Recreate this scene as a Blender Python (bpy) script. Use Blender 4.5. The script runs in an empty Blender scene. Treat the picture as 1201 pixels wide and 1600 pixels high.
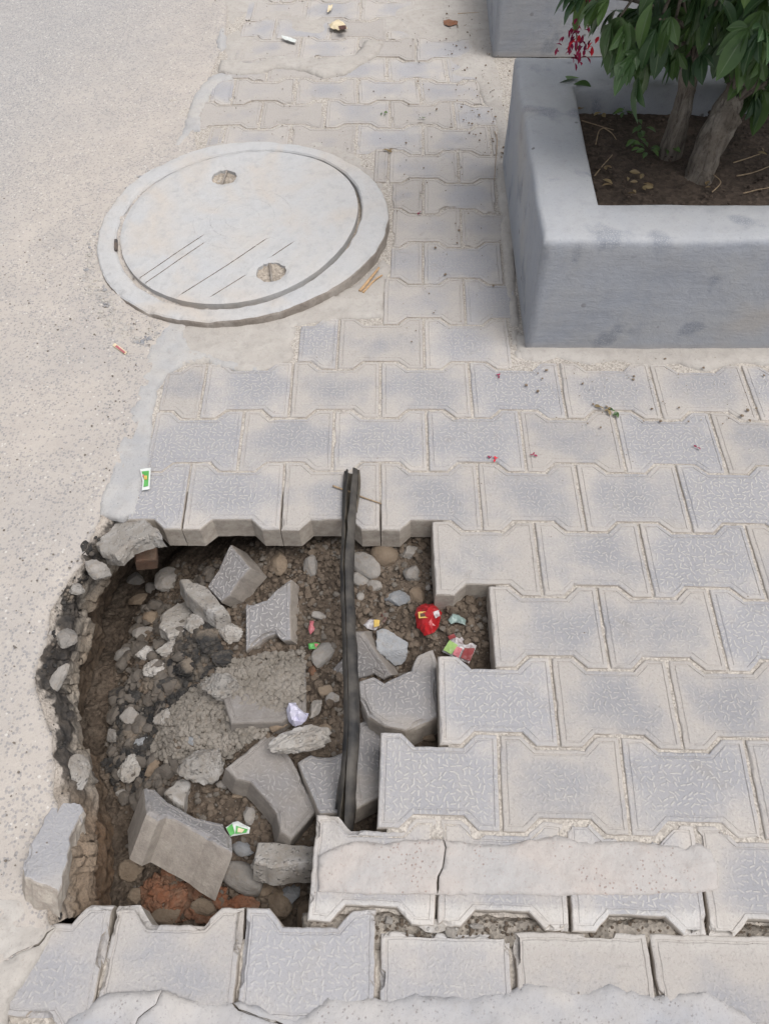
import bpy, bmesh, math, random
import numpy as np
from mathutils import Vector, Matrix
from mathutils.geometry import delaunay_2d_cdt
S = bpy.context.scene
# ------------------------------------------------------------------ camera, world, sun
F, CAM, PIT, YAW, ROLL = 1250.0, np.array([-0.0574, -0.80888, 1.29508]), 0.61222, 0.03895, -0.02594
cam = bpy.data.cameras.new('camera'); camo = bpy.data.objects.new('camera', cam); S.collection.objects.link(camo)
RM = Matrix.Rotation(YAW, 3, 'Z') @ Matrix.Rotation(PIT, 3, 'X') @ Matrix.Rotation(ROLL, 3, 'Z')
camo.matrix_world = Matrix.Translation(Vector(CAM)) @ RM.to_4x4()
cam.sensor_fit = 'VERTICAL'; cam.sensor_height = 36; cam.lens = F / 1600 * 36; cam.clip_start = .01; cam.clip_end = 300
cam.shift_x = 0
S.camera = camo
S.render.resolution_x = 768; S.render.resolution_y = 1024
SUN_EL, SUN_AZ = math.radians(68), math.radians(118)      # azimuth from +Y, clockwise: light from the far right
w = bpy.data.worlds.new('World'); S.world = w; w.use_nodes = True
nt = w.node_tree; bg = nt.nodes['Background']
sky = nt.nodes.new('ShaderNodeTexSky'); sky.sky_type = 'NISHITA'; sky.sun_disc = False
sky.sun_elevation = SUN_EL; sky.sun_rotation = SUN_AZ; sky.dust_density = 4.0; sky.air_density = 1.0; sky.ozone_density = 1.0
hs = nt.nodes.new('ShaderNodeHueSaturation'); hs.inputs['Saturation'].default_value = .25
nt.links.new(sky.outputs[0], hs.inputs['Color']); nt.links.new(hs.outputs[0], bg.inputs[0]); bg.inputs[1].default_value = .142
sl = bpy.data.lights.new('sun', 'SUN'); sl.energy = 1.55; sl.angle = math.radians(38); sl.color = (1, .953, .905)
so = bpy.data.objects.new('sun', sl); S.collection.objects.link(so)
sd = Vector((math.sin(SUN_AZ) * math.cos(SUN_EL), math.cos(SUN_AZ) * math.cos(SUN_EL), math.sin(SUN_EL)))
so.rotation_euler = sd.to_track_quat('Z', 'Y').to_euler()
S.view_settings.view_transform = 'Standard'; S.view_settings.look = 'None'
S.view_settings.exposure = 0.40; S.view_settings.gamma = 1.0

# ------------------------------------------------------------------ helpers
RN = np.array(RM)
rng = np.random.default_rng(7); random.seed(7)
def ray(px, py): return RN @ np.array([(px - 600.5) / F, (800 - py) / F, -1.0])
def at(px, py, z=0.0):
    d = ray(px, py); return CAM + d * ((z - CAM[2]) / d[2])
def at2(pts, z=0.0): return np.array([at(x, y, z)[:2] for x, y in pts])
def _h(i, j, k, s):
    n = (i * 374761393 + j * 668265263 + k * 2147483647 * 3 + s * 974711) & 0xffffffff
    n = ((n ^ (n >> 13)) * 1274126177) & 0xffffffff
    n = ((n ^ (n >> 16)) * 2246822519) & 0xffffffff
    return ((n ^ (n >> 15)) & 0xffffff) / 0xffffff
def vn(p, s=0):
    p = np.asarray(p, float)
    if p.shape[1] == 2: p = np.c_[p, np.zeros(len(p))]
    i = np.floor(p).astype(np.int64); f = p - i; u = f * f * (3 - 2 * f); r = 0
    for a in (0, 1):
        for b in (0, 1):
            for c in (0, 1):
                wgt = (u[:, 0] if a else 1 - u[:, 0]) * (u[:, 1] if b else 1 - u[:, 1]) * (u[:, 2] if c else 1 - u[:, 2])
                r = r + wgt * _h(i[:, 0] + a, i[:, 1] + b, i[:, 2] + c, s)
    return r * 2 - 1
def fbm(p, sc, o=4, s=0, g=.5):
    p = np.asarray(p, float) * sc; r = 0; a = 1; t = 0
    for k in range(o):
        r = r + a * vn(p + 17.3 * k, s + k); t += a; a *= g; p = p * 2.03
    return r / t
def sstep(a, b, x): t = np.clip((x - a) / (b - a), 0, 1); return t * t * (3 - 2 * t)

COL = S.collection
def link(name, verts, faces, mat, parent=None, smooth=False, mw=None):
    me = bpy.data.meshes.new(name)
    me.from_pydata([tuple(map(float, v)) for v in verts], [], [tuple(map(int, f)) for f in faces]); me.validate(); me.update()
    if smooth: me.shade_smooth()
    if mat: me.materials.append(mat)
    o = bpy.data.objects.new(name, me); COL.objects.link(o)
    if mw is not None: o.matrix_world = mw
    if parent: o.parent = parent
    return o
def tag(o, label=None, cat=None, group=None, kind=None):
    if label: o['label'] = label
    if cat: o['category'] = cat
    if group: o['group'] = group
    if kind: o['kind'] = kind
    return o
def empty(name, loc, label, cat, group=None, rot=(0, 0, 0)):
    o = bpy.data.objects.new(name, None); COL.objects.link(o); o.location = loc; o.rotation_euler = rot
    o.empty_display_size = .05
    return tag(o, label, cat, group)
def inpoly(P, poly):
    P = np.asarray(P); x, y = P[:, 0], P[:, 1]; r = np.zeros(len(P), bool); n = len(poly)
    for i in range(n):
        x1, y1 = poly[i]; x2, y2 = poly[(i + 1) % n]
        if y1 == y2: continue
        c = ((y1 > y) != (y2 > y)) & (x < (x2 - x1) * (y - y1) / (y2 - y1) + x1); r ^= c
    return r
def segdist(P, poly, closed=True):
    P = np.asarray(P)[:, :2]; d = np.full(len(P), 1e9); n = len(poly)
    for i in range(n if closed else n - 1):
        a = np.array(poly[i]); b = np.array(poly[(i + 1) % n]); ab = b - a
        t = np.clip(((P - a) @ ab) / max(ab @ ab, 1e-12), 0, 1); q = a + t[:, None] * ab
        d = np.minimum(d, np.hypot(*(P - q).T))
    return d
def resample(poly, step, closed=True):
    out = []; n = len(poly)
    for i in range(n if closed else n - 1):
        a = np.array(poly[i], float); b = np.array(poly[(i + 1) % n], float)
        m = max(1, int(round(np.linalg.norm(b - a) / step)))
        for k in range(m): out.append(a + (b - a) * k / m)
    if not closed: out.append(np.array(poly[-1], float))
    return np.array(out)
def jag(poly, step, amp, sc, seed=0, closed=True):
    q = resample(poly, step, closed)
    q2 = q + amp * np.c_[fbm(q, sc, 4, seed, .6), fbm(q + 50, sc, 4, seed + 9, .6)]
    if not closed: q2[0] = q[0]; q2[-1] = q[-1]
    return q2
def cdt(outer, holes=(), pts=None, lines=()):
    V = []; E = []
    def ring(r, closed=True):
        s = len(V); V.extend([tuple(p[:2]) for p in r]); n = len(r)
        E.extend([(s + i, s + (i + 1) % n) for i in range(n if closed else n - 1)])
    ring(outer)
    for h in holes: ring(h)
    for l in lines: ring(l, False)
    if pts is not None and len(pts): V.extend([tuple(p) for p in pts])
    r = delaunay_2d_cdt([Vector((float(a), float(b))) for a, b in V], E, [], 0, 1e-6)
    v = np.array([tuple(p) for p in r[0]]); f = [tuple(t) for t in r[2]]
    c = np.array([v[list(t)].mean(0) for t in f])
    k = inpoly(c, outer)
    for h in holes: k &= ~inpoly(c, h)
    f = [t for t, kk in zip(f, k) if kk]
    # orient up
    g = []
    for t in f:
        a, b, c = v[t[0]], v[t[1]], v[t[2]]
        g.append(t if (b[0] - a[0]) * (c[1] - a[1]) - (b[1] - a[1]) * (c[0] - a[0]) > 0 else t[::-1])
    return v, g
def skirt(v3, faces, depth):
    """closes a sheet's boundary with a vertical wall of the given depth"""
    cnt = {}
    for t in faces:
        for i in range(len(t)):
            e = (t[i], t[(i + 1) % len(t)]); cnt[e] = 1
    be = [e for e in cnt if (e[1], e[0]) not in cnt]
    m = {}; v = list(map(tuple, v3)); F_ = list(faces)
    for a, b in be:
        for q in (a, b):
            if q not in m: m[q] = len(v); v.append((v3[q][0], v3[q][1], v3[q][2] - depth))
        F_.append((b, a, m[a], m[b]))
    return np.array(v), F_
def grid_pts(outer, step, holes=(), margin=.5, jitter=.3, seed=1):
    o = np.array(outer); r = np.random.default_rng(seed)
    xs = np.arange(o[:, 0].min(), o[:, 0].max(), step); ys = np.arange(o[:, 1].min(), o[:, 1].max(), step)
    g = np.array(np.meshgrid(xs, ys)).reshape(2, -1).T + r.uniform(-jitter, jitter, (len(xs) * len(ys), 2)) * step
    k = inpoly(g, outer)
    for h in holes: k &= ~inpoly(g, h)
    g = g[k]; d = segdist(g, outer)
    for h in holes: d = np.minimum(d, segdist(g, h))
    return g[d > step * margin]
def patch(name, outer, z0, mat, step=.012, amp=.004, sc=25, taper=.015, edge=.02, kind='structure', cracks=(), seed=0, zf=None, jagamp=.006, label=None, cat=None, smooth=True):
    """irregular slab of cement / dirt lying on what is below: rises from -edge at its outline to z0 inside"""
    outer = jag(jag(outer, .012, jagamp, 26, seed), .0045, jagamp * .55, 120, seed + 40)
    ls = []; dv = []
    for cr, wd, dp in cracks:
        c = jag(cr, .008, .0035, 45, seed + 3, False); t = np.gradient(c, axis=0); t /= np.linalg.norm(t, axis=1)[:, None] + 1e-9
        nn = np.c_[-t[:, 1], t[:, 0]]; ww = wd * (.7 + .5 * fbm(c, 60, 2, 5)[:, None]); ww[0] = ww[-1] = .0003
        ls += [c + nn * ww, c - nn * ww, c]; dv.append((c, dp))
    pts = grid_pts(outer, step, seed=seed + 1)
    if ls:
        dd = np.min([segdist(pts, l, False) for l in ls], axis=0); pts = pts[dd > step * .4]
    v, f = cdt(outer, (), pts, ls)
    d = segdist(v, outer)
    h = (zf(v) if zf else z0) + amp * fbm(v, sc, 4, seed)
    z = h - edge * (1 - np.clip(d / taper, 0, 1)) ** 2
    for c, dp in dv:
        q = np.min(np.hypot(v[:, None, 0] - c[None, :, 0], v[:, None, 1] - c[None, :, 1]), axis=1) if len(v) < 20000 else segdist(v, c, False)
        z = z - dp * (q < 2e-5)
    v3, f3 = skirt(np.c_[v, z], f, .01)
    o = link(name, v3, f3, mat, smooth=smooth)
    if cracks:
        o.data.materials.append(M['damp']); low = np.zeros(len(v), bool)
        for c, dp in dv: low |= np.min(np.hypot(v[:, None, 0] - c[None, :, 0], v[:, None, 1] - c[None, :, 1]), axis=1) < 2e-5
        lo = set(np.nonzero(low)[0].tolist())
        for pl in o.data.polygons:
            if any(i in lo for i in pl.vertices): pl.material_index = 1; pl.use_smooth = False
    return tag(o, label, cat, None, kind)

# ------------------------------------------------------------------ materials
class NB:
    def __init__(s, name):
        s.m = bpy.data.materials.new(name); s.m.use_nodes = True; s.t = s.m.node_tree; s.t.nodes.clear()
        s.out = s.n('OutputMaterial'); s.b = s.n('BsdfPrincipled'); s.l(s.b, s.out, 0, 'Surface'); s.b.inputs['Roughness'].default_value = .9
        s.b.inputs['Specular IOR Level'].default_value = .25
        s.co = s.n('TexCoord').outputs['Object']
    def n(s, ty, **kw):
        x = s.t.nodes.new('ShaderNode' + ty)
        for k, v in kw.items(): setattr(x, k, v)
        return x
    def sk(s, x, o=0): return x.outputs[o] if hasattr(x, 'outputs') else x
    def l(s, a, b, o=0, i=0): s.t.links.new(s.sk(a, o), b.inputs[i])
    def put(s, node, i, v):
        if v is None: return
        if isinstance(v, (int, float, tuple, list)): node.inputs[i].default_value = v
        else: s.t.links.new(s.sk(v), node.inputs[i])
    def math(s, op, a, b=None, c=None, clamp=False):
        x = s.n('Math', operation=op); x.use_clamp = clamp; s.put(x, 0, a); s.put(x, 1, b); s.put(x, 2, c); return x.outputs[0]
    def vmath(s, op, a, b=None):
        x = s.n('VectorMath', operation=op); s.put(x, 0, a); s.put(x, 1, b); return x
    def noise(s, sc, det=4, rough=.55, co=None, dist=0, out=0):
        x = s.n('TexNoise'); x.inputs['Scale'].default_value = sc; x.inputs['Detail'].default_value = det; x.inputs['Roughness'].default_value = rough
        x.inputs['Distortion'].default_value = dist; s.put(x, 'Vector', co if co is not None else s.co); return x.outputs[out]
    def voro(s, sc, feat='F1', co=None, out='Distance', rnd=1.0):
        x = s.n('TexVoronoi', feature=feat); x.inputs['Scale'].default_value = sc; x.inputs['Randomness'].default_value = rnd
        s.put(x, 'Vector', co if co is not None else s.co); return x.outputs[out]
    def ramp(s, v, stops, interp='LINEAR'):
        x = s.n('ValToRGB'); r = x.color_ramp; r.interpolation = interp
        while len(r.elements) < len(stops): r.elements.new(.5)
        for e, (p, c) in zip(r.elements, stops):
            e.position = p; e.color = (c, c, c, 1) if isinstance(c, (int, float)) else (*c, 1)
        s.put(x, 0, v); return x.outputs[0]
    def mr(s, v, a, b, c=0., d=1.):
        x = s.n('MapRange'); s.put(x, 0, v); 
        for i, q in enumerate((a, b, c, d)): s.put(x, i + 1, q)
        return x.outputs[0]
    def mix(s, f, a, b, mode='MIX'):
        x = s.n('Mix', data_type='RGBA', blend_type=mode); s.put(x, 'Factor', f)
        for i, v in ((6, a), (7, b)):
            if isinstance(v, tuple) and len(v) == 3: v = (*v, 1)
            s.put(x, i, v)
        return x.outputs[2]
    def bump(s, h, strength=.5, dist=.002, prev=None):
        x = s.n('Bump'); x.inputs['Strength'].default_value = strength; x.inputs['Distance'].default_value = dist
        s.put(x, 'Height', h)
        if prev is not None: s.l(prev, x, 0, 'Normal')
        return x
    def done(s, col, nrm=None, rough=None):
        s.put(s.b, 'Base Color', col if not isinstance(col, tuple) else (*col, 1))
        if nrm is not None: s.l(nrm, s.b, 0, 'Normal')
        if rough is not None: s.put(s.b, 'Roughness', rough)
        return s.m

def paver_mat():
    b = NB('paver_concrete')
    oi = b.n('ObjectInfo'); sep = b.n('SeparateColor'); b.l(oi, sep, 'Color', 0)
    rodamt, dust, rnd = sep.outputs[0], sep.outputs[1], oi.outputs['Random']
    off = b.n('CombineXYZ'); b.put(off, 0, b.math('MULTIPLY', rnd, 37.0)); b.put(off, 1, b.math('MULTIPLY', rnd, 91.0))
    sx = b.n('SeparateXYZ'); b.l(b.co, sx)
    flat = b.n('CombineXYZ'); b.l(sx, flat, 0, 0); b.l(sx, flat, 1, 1)
    coo = b.vmath('ADD', b.co, off).outputs[0]
    tn = b.n('TexCoord'); sn = b.n('SeparateXYZ'); b.l(tn, sn, 'Normal', 0)
    top = b.mr(sn.outputs[2], .75, .95)
    rods = None
    for i, (sc, o_) in enumerate(((98., 0.),)):
        base = b.vmath('ADD', flat.outputs[0], off).outputs[0]
        s1 = b.vmath('ADD', b.vmath('MULTIPLY', base, (sc, sc, 0.)).outputs[0], (o_, o_ * 2, 0.)).outputs[0]
        vo = b.n('TexVoronoi', feature='F1', voronoi_dimensions='2D'); vo.inputs['Scale'].default_value = 1; vo.inputs['Randomness'].default_value = .62
        b.put(vo, 'Vector', s1)
        dv = b.vmath('SUBTRACT', s1, vo.outputs['Position']).outputs[0]
        wn = b.n('TexWhiteNoise', noise_dimensions='2D'); b.put(wn, 'Vector', vo.outputs['Position'])
        vr = b.n('VectorRotate', rotation_type='Z_AXIS'); b.put(vr, 'Vector', dv); b.put(vr, 'Angle', b.math('MULTIPLY', wn.outputs[0], math.pi))
        s3 = b.n('SeparateXYZ'); b.l(vr, s3)
        ax = b.math('MAXIMUM', b.math('SUBTRACT', b.math('ABSOLUTE', s3.outputs[0]), .34), 0.)
        d = b.math('SQRT', b.math('ADD', b.math('MULTIPLY', ax, ax), b.math('MULTIPLY', s3.outputs[1], s3.outputs[1])))
        r = b.mr(d, .17, .08)
        if i == 1: r = b.math('MULTIPLY', r, b.math('GREATER_THAN', wn.outputs[0], .78))
        rods = r if rods is None else b.math('MAXIMUM', rods, r)
    n1 = b.noise(9, 3, .5, coo); n2 = b.noise(26, 5, .6, coo); n3 = b.noise(220, 3, .7, coo); n4 = b.noise(60, 4, .6, coo)
    # dust lies thick along the joints and is trodden off the middle of each block
    ex = b.math('MULTIPLY', sx.outputs[0], 11.5); ey = b.math('MULTIPLY', sx.outputs[1], 15.5)
    rad = b.math('SQRT', b.math('ADD', b.math('MULTIPLY', ex, ex), b.math('MULTIPLY', ey, ey)))
    open_ = b.math('ADD', b.math('ADD', b.math('MULTIPLY', n1, 1.5), b.math('MULTIPLY', n2, .8)), b.math('ADD', b.math('MULTIPLY', rad, -.52), b.math('ADD', b.math('MULTIPLY', dust, -.65), b.mr(rnd, 0, 1, -.30, .30))))
    wear = b.math('MULTIPLY', b.mr(open_, .35, .95), rodamt)
    rods = b.math('MULTIPLY', b.math('MULTIPLY', rods, top), b.math('ADD', b.math('MULTIPLY', wear, .72), b.math('MULTIPLY', rodamt, .28)))
    rods = b.math('MULTIPLY', rods, b.mr(n4, .3, .5, .5, 1.))
    blue = b.mix(n2, (.272, .272, .290), (.35, .345, .352)); beige = b.mix(n2, (.41, .38, .352), (.365, .343, .325))
    col = b.mix(b.mr(open_, .25, .8), beige, blue)
    col = b.mix(b.math('MULTIPLY', wear, .36), col, (.19, .19, .205))
    blot = b.mr(b.noise(3.7, 5, .7, coo, dist=1.2), .52, .66, 0, .55); col = b.mix(blot, col, b.mix(rnd, (.42, .395, .372), (.30, .288, .28)))
    col = b.mix(b.mr(b.noise(19, 4, .7, coo, dist=.8), .60, .72, 0, .45), col, (.24, .225, .21))
    col = b.mix(b.math('MULTIPLY', rods, .62), col, b.mix(n4, (.52, .485, .44), (.44, .43, .415)))
    pa = b.n('Attribute'); pa.attribute_type = 'OBJECT'; pa.attribute_name = 'pale'
    pb = b.math('ADD', b.math('MULTIPLY', b.math('MULTIPLY', sx.outputs[1], pa.outputs['Fac']), 1.0), b.math('MULTIPLY', n4, .016))
    pb = b.math('MULTIPLY', b.mr(pb, .050, .060), b.mr(n2, .35, .5, .2, .9)); pb = b.math('MULTIPLY', pb, b.math('MINIMUM', b.math('ABSOLUTE', pa.outputs['Fac']), 1.))
    col = b.mix(b.math('MULTIPLY', pb, .45), col, (.56, .54, .51))
    side = b.mix(b.mr(n4, .35, .65), (.40, .36, .31), (.30, .26, .225))
    col = b.mix(b.mr(sn.outputs[2], .3, .6, 1., 0.), col, side)
    col = b.mix(b.mr(n3, .28, .46, .45, 0.), col, (.2, .19, .18)); col = b.mix(b.mr(n3, .60, .74, 0, .35), col, (.55, .52, .48))                        # pores
    spot = b.mr(b.voro(45, co=coo), .04, .09, 1., 0.)
    col = b.mix(b.math('MULTIPLY', spot, b.mr(b.noise(14, 2, co=coo), .56, .62)), col, (.16, .13, .11))
    hv = b.mr(rnd, 0., 1., .9, 1.08)
    hx = b.n('HueSaturation'); b.put(hx, 'Value', hv); b.put(hx, 'Color', col)
    # loose pavers lying in the pit are darker with soil
    soil = b.math('MULTIPLY', b.math('MULTIPLY', sep.outputs[2], b.mr(n2, .3, .65, .92, .60)), b.math('SUBTRACT', 1.0, b.math('MULTIPLY', rods, .62)))
    col = b.mix(soil, hx.outputs[0], (.135, .122, .112))
    bp = b.bump(n3, .6, .0014); bp = b.bump(b.noise(110, 4, .7, coo), .4, .002, bp); bp = b.bump(n2, .3, .004, bp); bp = b.bump(rods, .7, .0012, bp)
    return b.done(col, bp)
def concrete_mat(name, c1, c2, c3, stain=(.12, .12, .13), sc=6, pores=1., speck=None):
    b = NB(name)
    n1 = b.noise(sc, 5, .6); n2 = b.noise(sc * 5, 5, .65); n3 = b.noise(260, 3, .7); n5 = b.noise(sc * .6, 3, .5, dist=1.5)
    col = b.mix(b.mr(n1, .3, .7), c1, c2); col = b.mix(b.mr(n5, .45, .7), col, c3)
    col = b.mix(b.mr(n2, .5, .75, 0, .5), col, tuple(x * .72 for x in c2))
    v = b.voro(70, co=None); msk = b.mr(b.noise(sc * 1.2, 2), .54, .66)
    col = b.mix(b.math('MULTIPLY', b.mr(v, .06, .14, .7, 0), msk), col, stain)
    col = b.mix(b.mr(n3, .28, .42, .4 * pores, 0), col, stain)
    hole = b.mr(b.voro(150), .14, .26, 1, 0); hm = b.math('MULTIPLY', hole, b.mr(b.noise(11, 4, .6), .46, .58, 0, .7))
    if speck: col = b.mix(hm, col, speck)
    bp = b.bump(n3, .4 * pores, .0015); bp = b.bump(n2, .5, .006, bp); bp = b.bump(b.noise(sc * 2, 3), .5, .012, bp)
    if speck: bp = b.bump(b.math('MULTIPLY', hm, -1.0), .6, .002, bp)
    return b.done(col, bp)
def plaster_mat():
    b = NB('grey_plaster'); n0 = b.noise(2.6, 5, .65); n1 = b.noise(8, 6, .7); n2 = b.noise(34, 5, .65); n3 = b.noise(230, 3, .7)
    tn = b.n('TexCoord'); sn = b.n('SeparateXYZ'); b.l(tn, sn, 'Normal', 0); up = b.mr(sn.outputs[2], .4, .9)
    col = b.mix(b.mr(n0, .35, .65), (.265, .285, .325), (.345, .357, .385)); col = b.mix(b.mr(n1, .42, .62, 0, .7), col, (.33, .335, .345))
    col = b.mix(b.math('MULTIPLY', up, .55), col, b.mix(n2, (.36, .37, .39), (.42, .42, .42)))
    # small crackled dark patches and brown spots
    cr = b.voro(230, 'DISTANCE_TO_EDGE'); pm = b.mr(b.noise(9, 3, .5), .60, .68); col = b.mix(b.math('MULTIPLY', pm, b.mr(cr, .02, .3, .55, .1)), col, (.12, .14, .18))
    sp = b.mr(b.voro(22), .10, .15, 1, 0); col = b.mix(b.math('MULTIPLY', sp, b.mr(b.noise(5, 2), .52, .60, 0, .8)), col, (.11, .10, .10))
    col = b.mix(b.mr(b.noise(3.3, 3, .5), .62, .74, 0, .45), col, (.40, .36, .31)); col = b.mix(b.mr(n3, .3, .42, .3, 0), col, (.14, .15, .17)); col = b.mix(b.mr(n2, .5, .75, 0, .3), col, (.2, .21, .235))
    sz = b.n('SeparateXYZ'); b.l(b.co, sz); ft = b.mr(b.math('ADD', sz.outputs[2], b.math('MULTIPLY', n1, .05)), .045, .02, 0, .5); col = b.mix(ft, col, (.38, .345, .31))
    tr = b.n('Mapping'); tr.inputs['Scale'].default_value = (18, 18, 90); b.l(b.co, tr, 0, 0); bp = b.bump(n3, .5, .0014); bp = b.bump(b.noise(1, 4, .6, tr.outputs[0]), .35, .003, bp); bp = b.bump(n2, .4, .003, bp); bp = b.bump(n1, .5, .008, bp); return b.done(col, bp)
def road_mat():
    b = NB('asphalt_dusty')
    sx = b.n('SeparateXYZ'); b.l(b.co, sx)
    n1 = b.noise(2.2, 4, .55); n2 = b.noise(14, 5, .6); n3 = b.noise(420, 3, .7)
    # bare grey asphalt in the wheel track, dust drifted towards the kerb (a real stripe on the road)
    edge = b.math('ADD', b.math('MULTIPLY', sx.outputs[1], .30), b.math('MULTIPLY', sx.outputs[0], -1.0))
    bare = b.mr(b.math('ADD', edge, b.math('MULTIPLY', n1, .7)), 1.72, 2.2)
    dustc = b.mix(b.mr(n2, .3, .7), (.435, .397, .36), (.385, .352, .322)); grey = b.mix(n2, (.335, .322, .312), (.39, .372, .358))
    dustc = b.mix(b.mr(b.noise(3.1, 4, .6, dist=.5), .45, .68, 0, .6), dustc, (.34, .32, .305))
    col = b.mix(bare, dustc, grey)
    # aggregate stones
    ag = b.n('TexVoronoi', feature='F1'); ag.inputs['Scale'].default_value = 190; b.l(b.co, ag, 0, 'Vector')
    sc_ = b.n('SeparateColor'); b.l(ag, sc_, 'Color', 0)
    amt = b.math('ADD', b.math('MULTIPLY', bare, .40), b.mr(b.noise(5, 4, .6), .38, .62, .28, .62))
    isst = b.math('MULTIPLY', b.math('LESS_THAN', sc_.outputs[0], amt), b.mr(ag.outputs['Distance'], .42, .58, 1, 0))
    stc = b.ramp(sc_.outputs[1], [(0, (.17, .18, .20)), (.55, (.27, .265, .27)), (.86, (.34, .31, .28)), (.96, (.62, .60, .57))], 'CONSTANT')
    col = b.mix(b.math('MULTIPLY', isst, .5), col, stc)
    ag2 = b.n('TexVoronoi', feature='F1'); ag2.inputs['Scale'].default_value = 75; b.l(b.co, ag2, 0, 'Vector')
    s2 = b.n('SeparateColor'); b.l(ag2, s2, 'Color', 0)
    big = b.math('MULTIPLY', b.math('LESS_THAN', s2.outputs[0], .06), b.mr(ag2.outputs['Distance'], .25, .42, .38, 0))
    col = b.mix(big, col, b.mix(s2.outputs[1], (.2, .21, .23), (.55, .52, .47)))
    col = b.mix(b.mr(n3, .3, .5, .22, 0), col, (.22, .2, .19))
    bp = b.bump(n3, .55, .0016); bp = b.bump(isst, .5, .001, bp); bp = b.bump(b.noise(90, 4, .7), .6, .003, bp); bp = b.bump(n2, .5, .006, bp)
    return b.done(col, bp)
def soil_mat(name, stops, bsc=90, bd=.004, black=None):
    b = NB(name)
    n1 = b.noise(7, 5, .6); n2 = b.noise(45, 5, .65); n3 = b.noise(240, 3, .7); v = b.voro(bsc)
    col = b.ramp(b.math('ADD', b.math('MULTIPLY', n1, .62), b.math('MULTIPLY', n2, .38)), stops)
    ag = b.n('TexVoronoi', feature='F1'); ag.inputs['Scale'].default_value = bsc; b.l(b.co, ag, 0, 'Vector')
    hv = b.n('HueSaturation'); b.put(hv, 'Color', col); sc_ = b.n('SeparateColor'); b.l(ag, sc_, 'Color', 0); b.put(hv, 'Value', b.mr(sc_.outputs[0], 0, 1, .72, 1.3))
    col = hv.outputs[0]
    if black:
        sx = b.n('SeparateXYZ'); b.l(b.co, sx)
        zz = b.math('ADD', sx.outputs[2], b.mr(b.noise(16, 4), .3, .7, -.03, .03))
        lay = b.ramp(b.mr(zz, -.25, .0), [(0., (.065, .044, .029)), (.44, (.10, .068, .045)), (.50, (.23, .19, .148)), (.70, (.24, .215, .185)), (.77, (.022, .022, .024)), (.96, (.035, .034, .034)), (1., (.40, .36, .32))])  # earth layers; lowest browns darkened further to paint in the trench's shade
        lay2 = b.ramp(b.mr(zz, -.25, .0), [(0., (.10, .065, .04)), (.45, (.16, .10, .062)), (.8, (.22, .17, .125)), (1., (.33, .29, .25))])
        lay = b.mix(b.mr(b.math('ADD', sx.outputs[1], b.math('MULTIPLY', n1, .1)), -.41, -.36), lay2, lay)
        col = b.mix(b.mr(n2, .35, .62, .97, .80), col, lay)
        col = b.mix(b.mr(n3, .36, .5, .45, 0.), col, (.05, .045, .04))
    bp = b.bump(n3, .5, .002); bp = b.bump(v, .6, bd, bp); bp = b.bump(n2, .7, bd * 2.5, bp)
    return b.done(col, bp)
def rock_mat(name, c1, c2, c3=None, soil=.35, agg=0, bark=False):
    b = NB(name); oi = b.n('ObjectInfo')
    off = b.n('CombineXYZ'); b.put(off, 0, b.math('MULTIPLY', oi.outputs['Random'], 37.0)); co = b.vmath('ADD', b.co, off).outputs[0]
    n1 = b.noise(22, 5, .6, co); n2 = b.noise(90, 5, .65, co); n3 = b.noise(380, 3, .7, co)
    col = b.mix(b.mr(n1, .35, .65), c1, c2)
    if c3: col = b.mix(b.mr(b.noise(16, 3, .5, co), .52, .64), col, c3)
    col = b.mix(b.mr(n2, .5, .7, 0, soil), col, (.20, .16, .12)); col = b.mix(b.mr(n3, .32, .45, .3, 0), col, (.1, .09, .08))
    hv = b.n('HueSaturation'); b.put(hv, 'Color', col); b.put(hv, 'Value', b.mr(oi.outputs['Random'], 0, 1, .82, 1.2))
    pre = None
    if agg:
        vo = b.n('TexVoronoi', feature='F1'); vo.inputs['Scale'].default_value = 160; b.put(vo, 'Vector', co); sc_ = b.n('SeparateColor'); b.l(vo, sc_, 'Color', 0)
        st = b.math('MULTIPLY', b.math('LESS_THAN', sc_.outputs[0], .4), b.mr(vo.outputs['Distance'], .3, .5, 1, 0)); col = b.mix(b.math('MULTIPLY', st, agg), col, b.mix(sc_.outputs[1], (.13, .125, .125), (.42, .40, .37))); b.put(hv, 'Color', col); pre = b.bump(st, .7, .003)
    if bark:
        mp_ = b.n('Mapping'); mp_.inputs['Scale'].default_value = (90, 90, 14); b.l(b.co, mp_, 0, 0); bn = b.noise(1, 5, .7, mp_.outputs[0], dist=.6); pre = b.bump(bn, 1., .010); b.put(hv, 'Color', b.mix(b.mr(bn, .35, .5, .7, 0), col, (.05, .04, .033)))
    bp = b.bump(n3, .5, .0014, pre); bp = b.bump(n2, .5, .004, bp)
    return b.done(hv.outputs[0], bp)
def simple(name, c, rough=.6, c2=None, sc=60, bump=.3, spec=.3):
    b = NB(name); n = b.noise(sc, 4, .6); col = b.mix(b.mr(n, .35, .65), c, c2 if c2 else tuple(x * .75 for x in c))
    b.b.inputs['Specular IOR Level'].default_value = spec
    return b.done(col, b.bump(n, bump, .002), rough)
M = {}
M['paver'] = paver_mat()
M['road'] = road_mat()
M['cement'] = concrete_mat('cement_edging', (.355, .355, .36), (.40, .38, .355), (.32, .322, .33), sc=9)
M['cement_pale'] = concrete_mat('cement_front', (.345, .345, .36), (.41, .385, .36), (.30, .305, .325), sc=6, speck=(.25, .23, .22))
M['mortar'] = concrete_mat('mortar_pinkish', (.385, .362, .345), (.405, .365, .34), (.365, .355, .35), stain=(.26, .18, .15), sc=9, speck=(.27, .19, .16))
M['dirt'] = concrete_mat('pale_dirt', (.39, .365, .335), (.345, .322, .298), (.405, .383, .358), stain=(.2, .17, .14), sc=10)
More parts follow.
